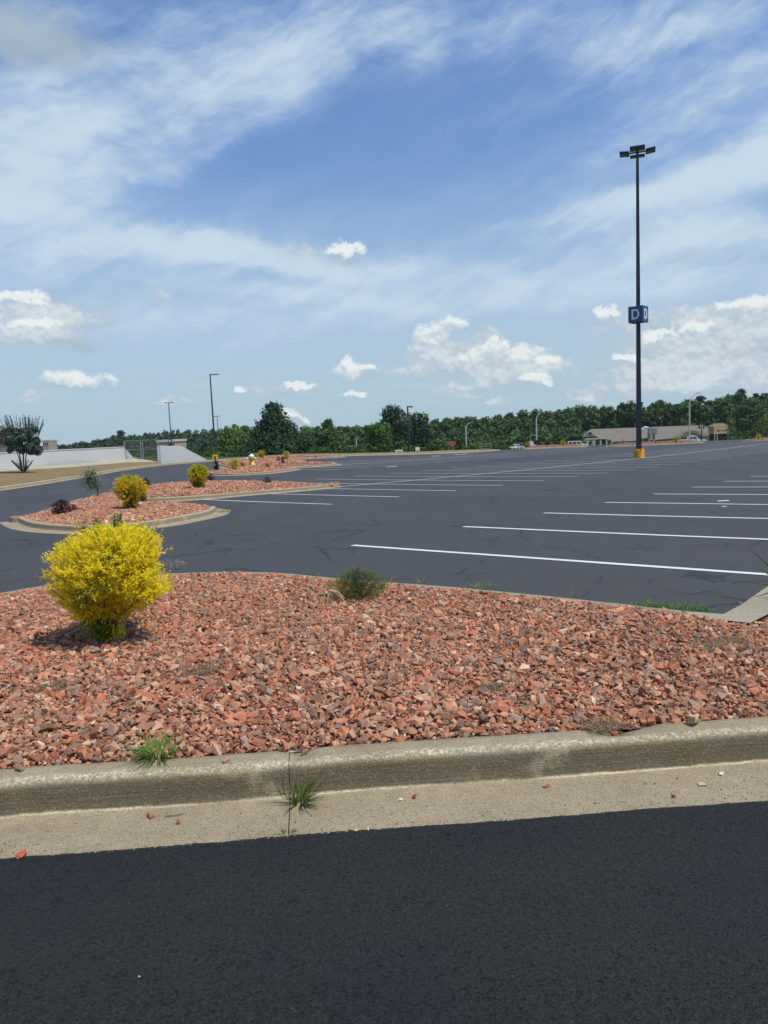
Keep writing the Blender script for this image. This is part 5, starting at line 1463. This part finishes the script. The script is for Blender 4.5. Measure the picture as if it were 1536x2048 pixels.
# crape myrtle on the dry verge
x, y = hit(48, 946, .13); gz = float(G(x, y))+.13; s = px_size(y)
t = thing('crape_myrtle', (x, y, gz), 'dark crape myrtle with many stems and upright whips on the dry verge', 'tree')
H = at_dist(45, 832, y)[2]-gz; r = np.random.default_rng(4)
n = 9500; lob = []
for k in range(46):
    a = r.uniform(0, 6.28); q = np.sqrt(r.uniform(0, 1)); lob.append((math.cos(a)*q*34*s, math.sin(a)*q*34*s*.9, H*(.34+.42*r.uniform()), r.uniform(4.5, 9)*s))
lob = np.array(lob); k = r.choice(len(lob), n); d = unit(r.normal(size=(n, 3)))
P = lob[k, :3]+d*(lob[k, 3]*r.uniform(.5, 1.1, n))[:, None]
c = np.array((.075, .125, .088))*r.uniform(.6, 1.6, (n, 1))
# whips
WP, WD = [], []
mb = MB()
for q in range(80):
    a = r.uniform(0, 6.28); rr = np.sqrt(r.uniform(0, 1))*38*s; b0 = np.array((math.cos(a)*rr, math.sin(a)*rr*.8, H*.66)); lean = np.array((math.cos(a)*rr*.42-.05, math.sin(a)*rr*.2, H*r.uniform(.18, .36)))
    mb.tube([tuple(b0-lean*.6), tuple(b0), tuple(b0+lean)], [.014, .010, .004], 4, False)
    for u in np.linspace(.0, 1, 12):
        for _ in range(3): WP.append(b0+lean*u+r.normal(0, .018, 3)); WD.append(r.normal(size=3))
for q in range(7):
    a = q*.9; mb.tube([(math.cos(a)*.08, math.sin(a)*.08, -.05), (math.cos(a)*.20, math.sin(a)*.16, H*.25), (math.cos(a)*.45, math.sin(a)*.4, H*.55)], [.035, .028, .015], 6)
for q in range(26):
    a = r.uniform(0, 6.28); L = r.uniform(.4, .95); b1 = np.array((math.cos(a)*L*.75, math.sin(a)*.5, L*.9)); mb.tube([(0, 0, 0), tuple(b1)], [.012, .004], 4, False)
    for u in np.linspace(.35, 1, 8):
        for _ in range(3): WP.append(b1*u+r.normal(0, .02, 3)); WD.append(r.normal(size=3))
mb.build('trunk', M['bark'], t)
WP, WD = np.array(WP), np.array(WD)
V = np.vstack([leaf_cards(P, d, .13, r), leaf_cards(WP, unit(WD), .07, r)]); m_ = len(V)//4
cc = np.vstack([c, np.array((.085, .125, .10))*r.uniform(.7, 1.4, (len(WP), 1))])
mesh_np('crown', V, np.arange(m_*4).reshape(m_, 4), M['crown'], t, colors=np.repeat(cc, 4, 0))

# ------------------------------------------------------------------ the wood behind: one mass
SKY_X = [-500, 60, 100, 150, 175, 205, 230, 241, 252, 300, 320, 345, 375, 400, 440, 470, 500, 560, 620, 700, 760, 840, 870, 900, 950, 985, 1030, 1060, 1090, 1120, 1150, 1185, 1215, 1240, 1262, 1290, 1320, 1342, 1370, 1384, 1402, 1430, 1450, 1465, 1480, 1495, 1510, 1522, 1536, 2200]
SKY_Y = [884, 890, 889, 885, 879, 876, 868, 862, 868, 864, 862, 857, 858, 858, 855, 846, 852, 856, 852, 852, 846, 838, 836, 834, 831, 829, 822, 818, 814, 818, 810, 808, 814, 802, 799, 803, 799, 806, 796, 792, 797, 798, 788, 786, 779, 790, 789, 783, 786, 770]
VV, CC = [], []
TV = MB()
r = np.random.default_rng(99)
def mass(x, y, gz, H, Rr, n, leaf, shape, c1, c2, seed, nl=16):
    P, d, k = crown_arrays(H, Rr, H*.12, nl, n, seed, shape, leaf, .42, .8)
    rr = np.random.default_rng(seed)
    V = leaf_cards(P, d, leaf, rr)+np.array([x, y, gz]); VV.append(V)
    t_ = rr.uniform(0, 1); c = (np.array(c1)*(1-t_)+np.array(c2)*t_)*(.8+.4*rr.uniform(0, 1, nl))[k][:, None]*rr.uniform(.7, 1.3, (n, 1))
    CC.append(np.repeat(c, 4, 0))
    if H > 3: TV.tube([(x, y, gz-.3), (x, y, gz+H*.75)], [H*.018, H*.008], 5, False)
sd = 1000
for (y0, pdrop, step_px, x0_, x1_) in ((218, 0, 19, 470, 2050), (232, 1, 23, 470, 2050), (204, 9, 21, 470, 2050), (190, 24, 22, 600, 2000), (176, 40, 24, 600, 1160), (166, 52, 22, 440, 1150)):
    px = x0_
    while px < x1_:
        px += step_px*r.uniform(.6, 1.4); y = y0+r.uniform(-5, 5)
        top = np.interp(px, SKY_X, SKY_Y) + pdrop + abs(r.normal(0, 3)) + (r.uniform(0, 3) if y0 > 200 else 0) - 2
        if y0 < 195 and 1150 < px < 1440: continue
        e = at_dist(px, top, y); gz = float(T(e[0], y)); H = max(3, e[2]-gz); Rr = step_px*px_size(y)*r.uniform(.8, 1.15)
        sh = r.choice(['round', 'dome', 'dome'])
        mass(e[0], y, gz, H, Rr, 1300, .66, sh, (.050, .100, .030), (.098, .168, .044), sd); sd += 1
for (y0, pdrop, step_px) in ((330, 0, 12), (300, 6, 14), (270, 14, 15), (235, 24, 17)):
    px = 60
    while px < 520:
        px += step_px*r.uniform(.6, 1.4); y = y0+r.uniform(-8, 8)
        top = np.interp(px, SKY_X, SKY_Y)+pdrop+abs(r.normal(0, 2.4))
        e = at_dist(px, top, y); gz = float(T(e[0], y)); H = max(3, e[2]-gz); Rr = step_px*px_size(y)*r.uniform(.8, 1.2)
        mass(e[0], y, gz, H, Rr, 520, .80, r.choice(['round', 'dome']), (.036, .078, .038), (.065, .12, .05), sd, 12); sd += 1
# umbrella-topped pines breaking the skyline
for px, top, w in ((240, 860, 16), (1322, 800, 14), (1400, 790, 22), (1482, 776, 26), (1512, 786, 18)):
    y = 226 if px > 900 else 310; e = at_dist(px, top, y); gz = float(T(e[0], y)); H = e[2]-gz; Rr = w*px_size(y)/2
    P, d, k = crown_arrays(H, Rr, H*.80, 9, 420, sd, 'dome', .4, .5, .6); rr = np.random.default_rng(sd); sd += 1
    VV.append(leaf_cards(P, d, .42, rr)+np.array([e[0], y, gz])); CC.append(np.repeat(np.array((.026, .05, .026))*rr.uniform(.7, 1.3, (420, 1)), 4, 0))
    TV.tube([(e[0], y, gz), (e[0], y, gz+H*.9)], [.25, .12], 5, False)
# undergrowth in front of the wood, seen through the gate and over the far kerb
for (y0, px0, px1, st, top0, hh, c1, c2) in ((112, 440, 860, 26, 893, 1, MG, LG), (96, 240, 330, 14, 905, 1, (.06, .10, .03), MG2), (84, 236, 330, 12, 911, 1, (.07, .10, .04), MG2), (118, 840, 1000, 24, 889, 1, MG, LG), (168, 1000, 1130, 22, 886, 1, MG, LG), (150, 180, 460, 20, 893, 1, MG, MG2), (88, 328, 470, 18, 909, 1, MG, MG2), (122, 1440, 1700, 22, 872, 1, MG, LG)):
    px = px0
    while px < px1:
        px += st*r.uniform(.6, 1.3); y = y0+r.uniform(-2, 2); e = at_dist(px, top0+r.normal(0, 2.5), y); gz = float(T(e[0], y)); H = max(.8, e[2]-gz)
        mass(e[0], y, gz, H, st*px_size(y)*.8, 320, .26, 'dome', c1, c2, sd, 10); sd += 1
V = np.vstack(VV); m_ = len(V)//4; print('wood cards', m_)
tag(mesh_np('woods', V, np.arange(m_*4).reshape(m_, 4), M['crown'], colors=np.vstack(CC)), label='dense mixed green wood closing the view behind the lot', kind='stuff')
tag(TV.build('woods', M['bark']), label='trunks of the dense green wood', kind='stuff')

# ------------------------------------------------------------------ camera
cam = bpy.data.cameras.new('camera'); co = bpy.data.objects.new('camera', cam); COL.objects.link(co)
cam.sensor_fit = 'VERTICAL'; cam.sensor_height = 36.0; cam.sensor_width = 27.0; cam.lens = F/2048*36.0
cam.clip_start = .05; cam.clip_end = 5000
cr, sr, cy, sy = math.cos(ROL), math.sin(ROL), math.cos(PIT), math.sin(PIT)
fwd = Vector((0, cy, -sy)); r0 = Vector((1, 0, 0)); u0_ = Vector((0, sy, cy))
right = r0*cr + u0_*sr; up = -r0*sr + u0_*cr
m = Matrix((right, up, -fwd)).transposed().to_4x4(); m.translation = (0, 0, CAMH); co.matrix_world = m
scene.camera = co

# ------------------------------------------------------------------ summer haze
hm = bpy.data.materials.new('haze_air'); hm.use_nodes = True; hn = hm.node_tree; hn.nodes.clear()
ho = hn.nodes.new('ShaderNodeOutputMaterial'); hv = hn.nodes.new('ShaderNodeVolumePrincipled')
hv.inputs['Color'].default_value = (.80, .90, 1.0, 1); hv.inputs['Density'].default_value = .00013; hv.inputs['Anisotropy'].default_value = 0.0
hn.links.new(hv.outputs[0], ho.inputs['Volume'])
hb = MB().box((0, 350, 10), (1300, 1600, 44)); hz_o = hb.build('haze', hm); tag(hz_o, 'thin pale summer haze over the lot and the woods', kind='stuff')
# ------------------------------------------------------------------ sun and sky
SUN_EL, SUN_AZ = 64.0, 122.0        # azimuth clockwise from +y; high, to the right and a little behind the camera
d = Vector((math.sin(R(SUN_AZ))*math.cos(R(SUN_EL)), math.cos(R(SUN_AZ))*math.cos(R(SUN_EL)), math.sin(R(SUN_EL))))
sun = bpy.data.lights.new('sun', 'SUN'); sun.energy = 3.75; sun.angle = R(1.2); sun.color = (1, .935, .815)
so = bpy.data.objects.new('sun', sun); COL.objects.link(so); so.rotation_euler = d.to_track_quat('Z', 'Y').to_euler()

w = bpy.data.worlds.new('World'); scene.world = w; w.use_nodes = True
nt = w.node_tree; nt.nodes.clear()
out = nd(nt, 'ShaderNodeOutputWorld'); bg = nd(nt, 'ShaderNodeBackground'); BG = .10
bg.inputs['Strength'].default_value = BG
nt.links.new(bg.outputs[0], out.inputs['Surface'])
sky = nd(nt, 'ShaderNodeTexSky', sky_type='NISHITA', sun_disc=False, sun_elevation=R(SUN_EL), sun_rotation=R(SUN_AZ), air_density=1.0, dust_density=1.2, ozone_density=1.6)
tc = nd(nt, 'ShaderNodeTexCoord'); nrm = nd(nt, 'ShaderNodeVectorMath', operation='NORMALIZE'); nt.links.new(tc.outputs['Generated'], nrm.inputs[0])
sp = nd(nt, 'ShaderNodeSeparateXYZ'); nt.links.new(nrm.outputs[0], sp.inputs[0])
az = mth(nt, 'ARCTAN2', sp.outputs['X'], sp.outputs['Y']); el = mth(nt, 'ARCSINE', sp.outputs['Z'])
cb = nd(nt, 'ShaderNodeCombineXYZ'); nt.links.new(az, cb.inputs[0]); nt.links.new(el, cb.inputs[1]); AE = cb.outputs[0]
def ae(px, py):
    v = ray(px, py); v = v/np.linalg.norm(v); return math.atan2(v[0], v[1]), math.asin(v[2])
def vm(op, a, b=None, c=None):
    n = nd(nt, 'ShaderNodeVectorMath', operation=op)
    for i, v in enumerate((a, b, c)):
        if v is None: continue
        if hasattr(v, 'node'): nt.links.new(v, n.inputs[i])
        else: n.inputs[i].default_value = v
    return n
def noise_v(vec, scale, detail=5, rough=.55, col=False, dist=0.0, lac=2.0):
    n = nd(nt, 'ShaderNodeTexNoise', i_Scale=scale, i_Detail=detail, i_Roughness=rough, i_Distortion=dist)
    nt.links.new(vec, n.inputs['Vector']); return n.outputs['Color' if col else 'Fac']
def mapped(vec, scale, rot=0.0, loc=(0, 0, 0)):
    m_ = nd(nt, 'ShaderNodeMapping'); m_.inputs['Scale'].default_value = scale; m_.inputs['Rotation'].default_value = (0, 0, rot); m_.inputs['Location'].default_value = loc
    nt.links.new(vec, m_.inputs['Vector']); return m_.outputs['Vector']
# shared turbulence that ruffles every cloud edge
wn = noise_v(AE, 9.0, 6, .62, True); wv = vm('SUBTRACT', wn, (.5, .5, .5)).outputs[0]
wA = vm('MULTIPLY_ADD', wv, (.30, .12, 0), AE).outputs[0]            # broad warp for the veils
wn2 = noise_v(AE, 34.0, 6, .62, True); wv2 = vm('SUBTRACT', wn2, (.5, .5, .5)).outputs[0]
wB = vm('MULTIPLY_ADD', wv2, (.050, .038, 0), vm('MULTIPLY_ADD', wv, (.03, .02, 0), AE).outputs[0]).outputs[0]
def blob(vec, px, py, rx, ry, rot=0.0):
    """0 at the rim, 1 in the middle of an ellipse given in pixels of sky"""
    a, e = ae(px, py); k = 1/F
    s = vm('SUBTRACT', vec, (a, e, 0)).outputs[0]
    if rot:
        r_ = nd(nt, 'ShaderNodeVectorRotate', rotation_type='Z_AXIS'); r_.inputs['Angle'].default_value = R(rot)
        nt.links.new(s, r_.inputs['Vector']); s = r_.outputs[0]
    s = vm('MULTIPLY', s, (1/(rx*k), 1/(ry*k), 0)).outputs[0]
    dd_ = vm('DOT_PRODUCT', s, s).outputs['Value']
    return mth(nt, 'SUBTRACT', 1.0, dd_)
def union(vec, lst, scale=1.0):
    o = None
    for b_ in lst:
        wgt = b_[5] if len(b_) > 5 else 1.0
        v = blob(vec, *b_[:4], b_[4] if len(b_) > 4 else 0.0)
        v = mth(nt, 'MULTIPLY', v, wgt)
        o = v if o is None else mth(nt, 'MAXIMUM', o, v)
    return o
S = 1/BG
def gauss(vec, px, py, rx, ry, rot=0.0, wgt=1.0):
    return mth(nt, 'MULTIPLY', mth(nt, 'EXPONENT', mth(nt, 'SUBTRACT', blob(vec, px, py, rx, ry, rot), 1.0)), wgt)
def gsum(vec, lst):
    o = None
    for g_ in lst:
        v = gauss(vec, *g_); o = v if o is None else mth(nt, 'ADD', o, v)
    return o
def smooth(f, a, b, top=1.0):
    m_ = nd(nt, 'ShaderNodeMapRange', interpolation_type='SMOOTHSTEP'); m_.inputs['From Min'].default_value = a; m_.inputs['From Max'].default_value = b
    m_.inputs['To Max'].default_value = top; nt.links.new(f, m_.inputs['Value']); return m_.outputs[0]
def turned(vec, deg, scale):
    r_ = nd(nt, 'ShaderNodeVectorRotate', rotation_type='Z_AXIS'); r_.inputs['Angle'].default_value = R(deg); nt.links.new(vec, r_.inputs['Vector'])
    return vm('MULTIPLY', r_.outputs[0], (*scale, 1)).outputs[0]
# --- high veils: soft bands (px, py, rx, ry, turn, weight) rising to the right
VEIL = [(760, 470, 700, 70, 2, .28), (100, 470, 420, 60, 0, .4), (420, 400, 240, 50, 8, .35), (1420, 250, 300, 100, -10, .45), (1150, 330, 260, 50, -8, .35), (60, 170, 260, 90, -20, .15), (1200, 150, 400, 60, -10, .5), (120, 215, 260, 62, -24, .55), (340, 120, 300, 62, -20, .72), (620, 70, 240, 66, -12, 1.15), (560, 140, 150, 42, -15, .5), (835, 125, 60, 22, -25, .6), (920, 40, 260, 46, -8, .85), (40, 30, 200, 90, 0, .7),
        (330, 235, 300, 50, -14, .8), (80, 330, 230, 62, -20, .75), (300, 310, 200, 45, -15, .5), (60, 405, 170, 26, -10, .8), (560, 205, 130, 30, -15, .5),
        (1100, 62, 160, 40, -10, .75), (1290, 42, 200, 38, -8, .9), (1430, 55, 160, 30, -8, .9), (1500, 120, 180, 46, -10, .6), (1200, 95, 90, 22, -5, .5),
        (1490, 315, 150, 40, -18, 1.35), (1410, 372, 230, 36, -10, .8), (1130, 427, 210, 17, -6, .6), (1260, 405, 200, 30, -8, .5), (1460, 225, 200, 40, -15, .4),
        (220, 475, 300, 34, 5, .9), (500, 500, 260, 30, 10, 1.25), (660, 548, 200, 24, 8, 1.35), (880, 532, 150, 27, 5, 1.35), (1010, 562, 120, 20, 3, .55), (1450, 460, 200, 40, 0, 1.1), (1250, 515, 250, 35, -3, .9),
        (1380, 562, 250, 35, 0, 1.2), (560, 582, 190, 22, 6, 1.2), (850, 602, 300, 30, 3, .9), (280, 650, 400, 60, 0, .95), (1200, 605, 300, 40, 0, 1.0), (700, 640, 300, 40, 0, .9), (80, 550, 250, 60, 0, 1.0), (700, 720, 700, 50, 0, .5), (1700, 300, 300, 160, 0, .8), (-250, 250, 300, 160, 0, .8)]
wS = vm('MULTIPLY_ADD', wv, (.07, .05, 0), AE).outputs[0]
veil = mth(nt, 'MULTIPLY', gsum(wS, VEIL), .66)
streak = noise_v(turned(wS, -20, (3.2, 15.0)), 1.6, 8, .60)
puff = noise_v(turned(wS, 4, (10, 26)), 1.5, 7, .64)
big_ = noise_v(AE, 3.2, 4, .5)
amp = mth(nt, 'MINIMUM', mth(nt, 'MULTIPLY', mth(nt, 'ADD', veil, .12), 1.6), 1.0)
vf = mth(nt, 'ADD', veil, mth(nt, 'MULTIPLY', amp, mth(nt, 'ADD', mth(nt, 'MULTIPLY', mth(nt, 'SUBTRACT', streak, .5), 2.1), mth(nt, 'ADD', mth(nt, 'MULTIPLY', mth(nt, 'SUBTRACT', puff, .5), 1.0), mth(nt, 'MULTIPLY', mth(nt, 'SUBTRACT', big_, .5), .8)))))
ve_ = smooth(vf, -.05, 1.55, .95)
hz_ = nd(nt, 'ShaderNodeMapRange', interpolation_type='SMOOTHSTEP'); hz_.inputs['From Min'].default_value = .37; hz_.inputs['From Max'].default_value = .06; hz_.inputs['To Min'].default_value = 0; hz_.inputs['To Max'].default_value = .86
nt.links.new(el, hz_.inputs['Value'])
# --- heaped clouds: A crisp and sunlit, B faint and soft, C grey undersides
CA = [(886, 666, 44, 25), (906, 650, 27, 20), (862, 678, 26, 17), (1000, 716, 86, 21), (988, 702, 34, 18), (1086, 722, 22, 13), (1064, 757, 36, 13, 10), (704, 742, 44, 19), (728, 734, 22, 14), (694, 727, 13, 13),
      (152, 760, 52, 19), (692, 502, 40, 13), (1512, 618, 60, 20), (1476, 610, 28, 13), (1206, 626, 20, 12), (40, 598, 46, 11), (62, 650, 48, 11), (72, 640, 20, 8), (606, 768, 32, 8), (480, 781, 11, 8), (590, 832, 28, 15, 25), (1385, 660, 30, 12), (1325, 672, 34, 11), (706, 791, 20, 9), (1245, 714, 26, 9)]
CB = [(975, 678, 30, 22, 0, .9), (900, 712, 66, 24, 0, 1.1), (1010, 738, 120, 20, 0, 1.1), (860, 690, 44, 22, 0, .9), (1090, 730, 40, 18, 0, .9), (985, 766, 60, 10, 0, .8), (530, 776, 46, 11, 0, .9), (625, 775, 46, 10, 0, .7), (66, 788, 26, 9, 0, .9), (60, 803, 34, 6, 0, .7),
      (800, 738, 52, 12, 0, .9), (815, 768, 36, 11, 0, .9), (900, 778, 46, 12, 0, .9), (930, 794, 30, 6, 0, .7), (990, 803, 18, 8, 0, .9), (1160, 793, 24, 8, 15, .9), (860, 803, 16, 6, 0, .7), (415, 766, 22, 9, 0, .8),
      (325, 797, 14, 7, 0, .8), (372, 802, 44, 7, 0, .9), (325, 585, 28, 15, 0, .8), (620, 502, 46, 16, 0, .8), (560, 492, 26, 9, 0, .5), (60, 620, 110, 26, 0, .8), (150, 630, 60, 18, 0, .7), (60, 665, 90, 20, 0, .9),
      (1376, 628, 60, 24, 0, 1.0), (1235, 650, 60, 22, 0, .7), (1330, 700, 110, 38, 0, .95), (1300, 745, 120, 16, 0, .8), (1500, 660, 90, 36, 0, .9), (1500, 745, 90, 26, 0, .85), (1410, 762, 44, 12, 0, .9), (1365, 774, 60, 9, 0, .9),
      (1290, 768, 60, 11, 0, .9), (1190, 775, 44, 9, 0, .7), (1520, 778, 50, 12, 0, .8), (1260, 462, 46, 18, 0, .55), (1500, 462, 50, 18, 0, .5), (700, 842, 200, 14, 0, .3), (250, 840, 200, 14, 0, .3), (1060, 800, 160, 12, 0, .4), (1250, 795, 100, 12, 0, .5), (1800, 650, 200, 60, 0, .9), (-200, 640, 200, 60, 0, .9)]
CC_ = [(30, 60, 130, 50, 0, .85), (120, 120, 110, 30, -10, .4), (90, 640, 130, 18, 0, .75), (80, 680, 90, 12, 0, .85), (165, 690, 30, 12, 20, .5), (690, 525, 56, 15, 0, .6), (930, 742, 110, 12, 0, .7), (1010, 770, 80, 8, 0, .5), (975, 690, 26, 18, 0, .5), (1365, 520, 46, 13, 0, .55), (1475, 512, 14, 11, 0, .6),
       (1280, 650, 80, 18, 0, .5), (1330, 738, 140, 16, 0, .75), (1500, 700, 80, 20, 0, .7), (1380, 645, 70, 12, 0, .4), (700, 760, 60, 7, 0, .5), (150, 776, 60, 6, 0, .5), (560, 790, 90, 6, 0, .4)]
grp = bpy.data.node_groups.new('cloud_heaps', 'ShaderNodeTree')
grp.interface.new_socket('Vector', in_out='INPUT', socket_type='NodeSocketVector'); grp.interface.new_socket('Field', in_out='OUTPUT', socket_type='NodeSocketFloat')
main_nt = nt; nt = grp
gi = nt.nodes.new('NodeGroupInput'); go = nt.nodes.new('NodeGroupOutput')
nt.links.new(union(gi.outputs[0], CA), go.inputs[0]); nt = main_nt
def heaps(vec):
    g_ = nt.nodes.new('ShaderNodeGroup'); g_.node_tree = grp; nt.links.new(vec, g_.inputs[0]); return g_.outputs[0]
bil = noise_v(AE, 62.0, 6, .54); bil2 = noise_v(AE, 26.0, 5, .58)
b_up = noise_v(vm('ADD', AE, (.0012, .0045, 0)).outputs[0], 62.0, 6, .54)
f0 = heaps(wB); f1 = heaps(vm('ADD', wB, (.002, .009, 0)).outputs[0])
grad = mth(nt, 'SUBTRACT', f0, f1)
rel = mth(nt, 'SUBTRACT', bil, b_up)
fld = mth(nt, 'ADD', f0, mth(nt, 'MULTIPLY', mth(nt, 'SUBTRACT', bil, .5), 1.5))
fld = mth(nt, 'ADD', fld, mth(nt, 'MULTIPLY', mth(nt, 'SUBTRACT', bil2, .5), 1.2))
fld = mth(nt, 'ADD', fld, mth(nt, 'MULTIPLY', mth(nt, 'MAXIMUM', mth(nt, 'MINIMUM', grad, .25), -1.0), .75))
cov = smooth(fld, -.30, .80, .92)
lit = smooth(mth(nt, 'ADD', mth(nt, 'MULTIPLY', grad, .55), mth(nt, 'ADD', mth(nt, 'MULTIPLY', rel, 1.6), mth(nt, 'MULTIPLY', mth(nt, 'SUBTRACT', bil2, .5), 1.0))), -.32, .62)
heapcol = mixc(nt, lit, (.50*S, .60*S, .665*S, 1), (.84*S, .89*S, .89*S, 1))
fb = mth(nt, 'MULTIPLY', gsum(wB, CB), .80)
fb = mth(nt, 'ADD', fb, mth(nt, 'MULTIPLY', mth(nt, 'MINIMUM', mth(nt, 'ADD', fb, .15), 1.0), mth(nt, 'ADD', mth(nt, 'MULTIPLY', mth(nt, 'SUBTRACT', bil, .5), 1.1), mth(nt, 'MULTIPLY', mth(nt, 'SUBTRACT', bil2, .5), 1.3))))
cb_ = smooth(fb, .05, .95, .88)
softcol = mixc(nt, smooth(mth(nt, 'ADD', mth(nt, 'MULTIPLY', rel, 1.3), mth(nt, 'MULTIPLY', mth(nt, 'SUBTRACT', fb, .8), .6)), -.4, .4), (.49*S, .575*S, .64*S, 1), (.70*S, .775*S, .81*S, 1))
fc = gsum(wB, CC_)
fc = mth(nt, 'MULTIPLY', smooth(mth(nt, 'ADD', fc, mth(nt, 'MULTIPLY', mth(nt, 'MULTIPLY', fc, mth(nt, 'SUBTRACT', bil2, .5)), 1.6)), .05, 1.0), .80)
veilcol = mixc(nt, smooth(vf, .3, 1.7), (.42*S, .56*S, .80*S, 1), (.585*S, .71*S, .82*S, 1))
milky = (.46*S, .60*S, .69*S, 1)
tint = mixc(nt, 1.0, sky.outputs[0], (.80, 1.10, 1.40, 1), 'MULTIPLY'); tint.node.clamp_result = False
tint = mixc(nt, .28, tint, (.235*S, .385*S, .70*S, 1))
c1 = mixc(nt, hz_.outputs[0], tint, milky)
c2 = mixc(nt, ve_, c1, veilcol)
c2 = mixc(nt, fc, c2, (.40*S, .49*S, .56*S, 1))
c2 = mixc(nt, cb_, c2, softcol)
c3 = mixc(nt, cov, c2, heapcol)
# below the horizon: plain haze tone
nt.links.new(c3, bg.inputs['Color'])
w.cycles.sampling_method = 'MANUAL'; w.cycles.sample_map_resolution = 512

scene.view_settings.view_transform = 'Standard'; scene.view_settings.look = 'None'
scene.view_settings.exposure = 0.0; scene.view_settings.gamma = 1.0; scene.view_settings.use_curve_mapping = False
scene.cycles.max_bounces = 5; scene.cycles.diffuse_bounces = 3; scene.cycles.glossy_bounces = 2; scene.cycles.transmission_bounces = 3; scene.cycles.volume_bounces = 0
scene.cycles.use_adaptive_sampling = True; scene.cycles.adaptive_threshold = .015
scene.cycles.use_denoising = True
scene.cycles.denoiser = 'OPENIMAGEDENOISE'; scene.cycles.denoising_input_passes = 'RGB_ALBEDO_NORMAL'; scene.cycles.denoising_prefilter = 'ACCURATE'
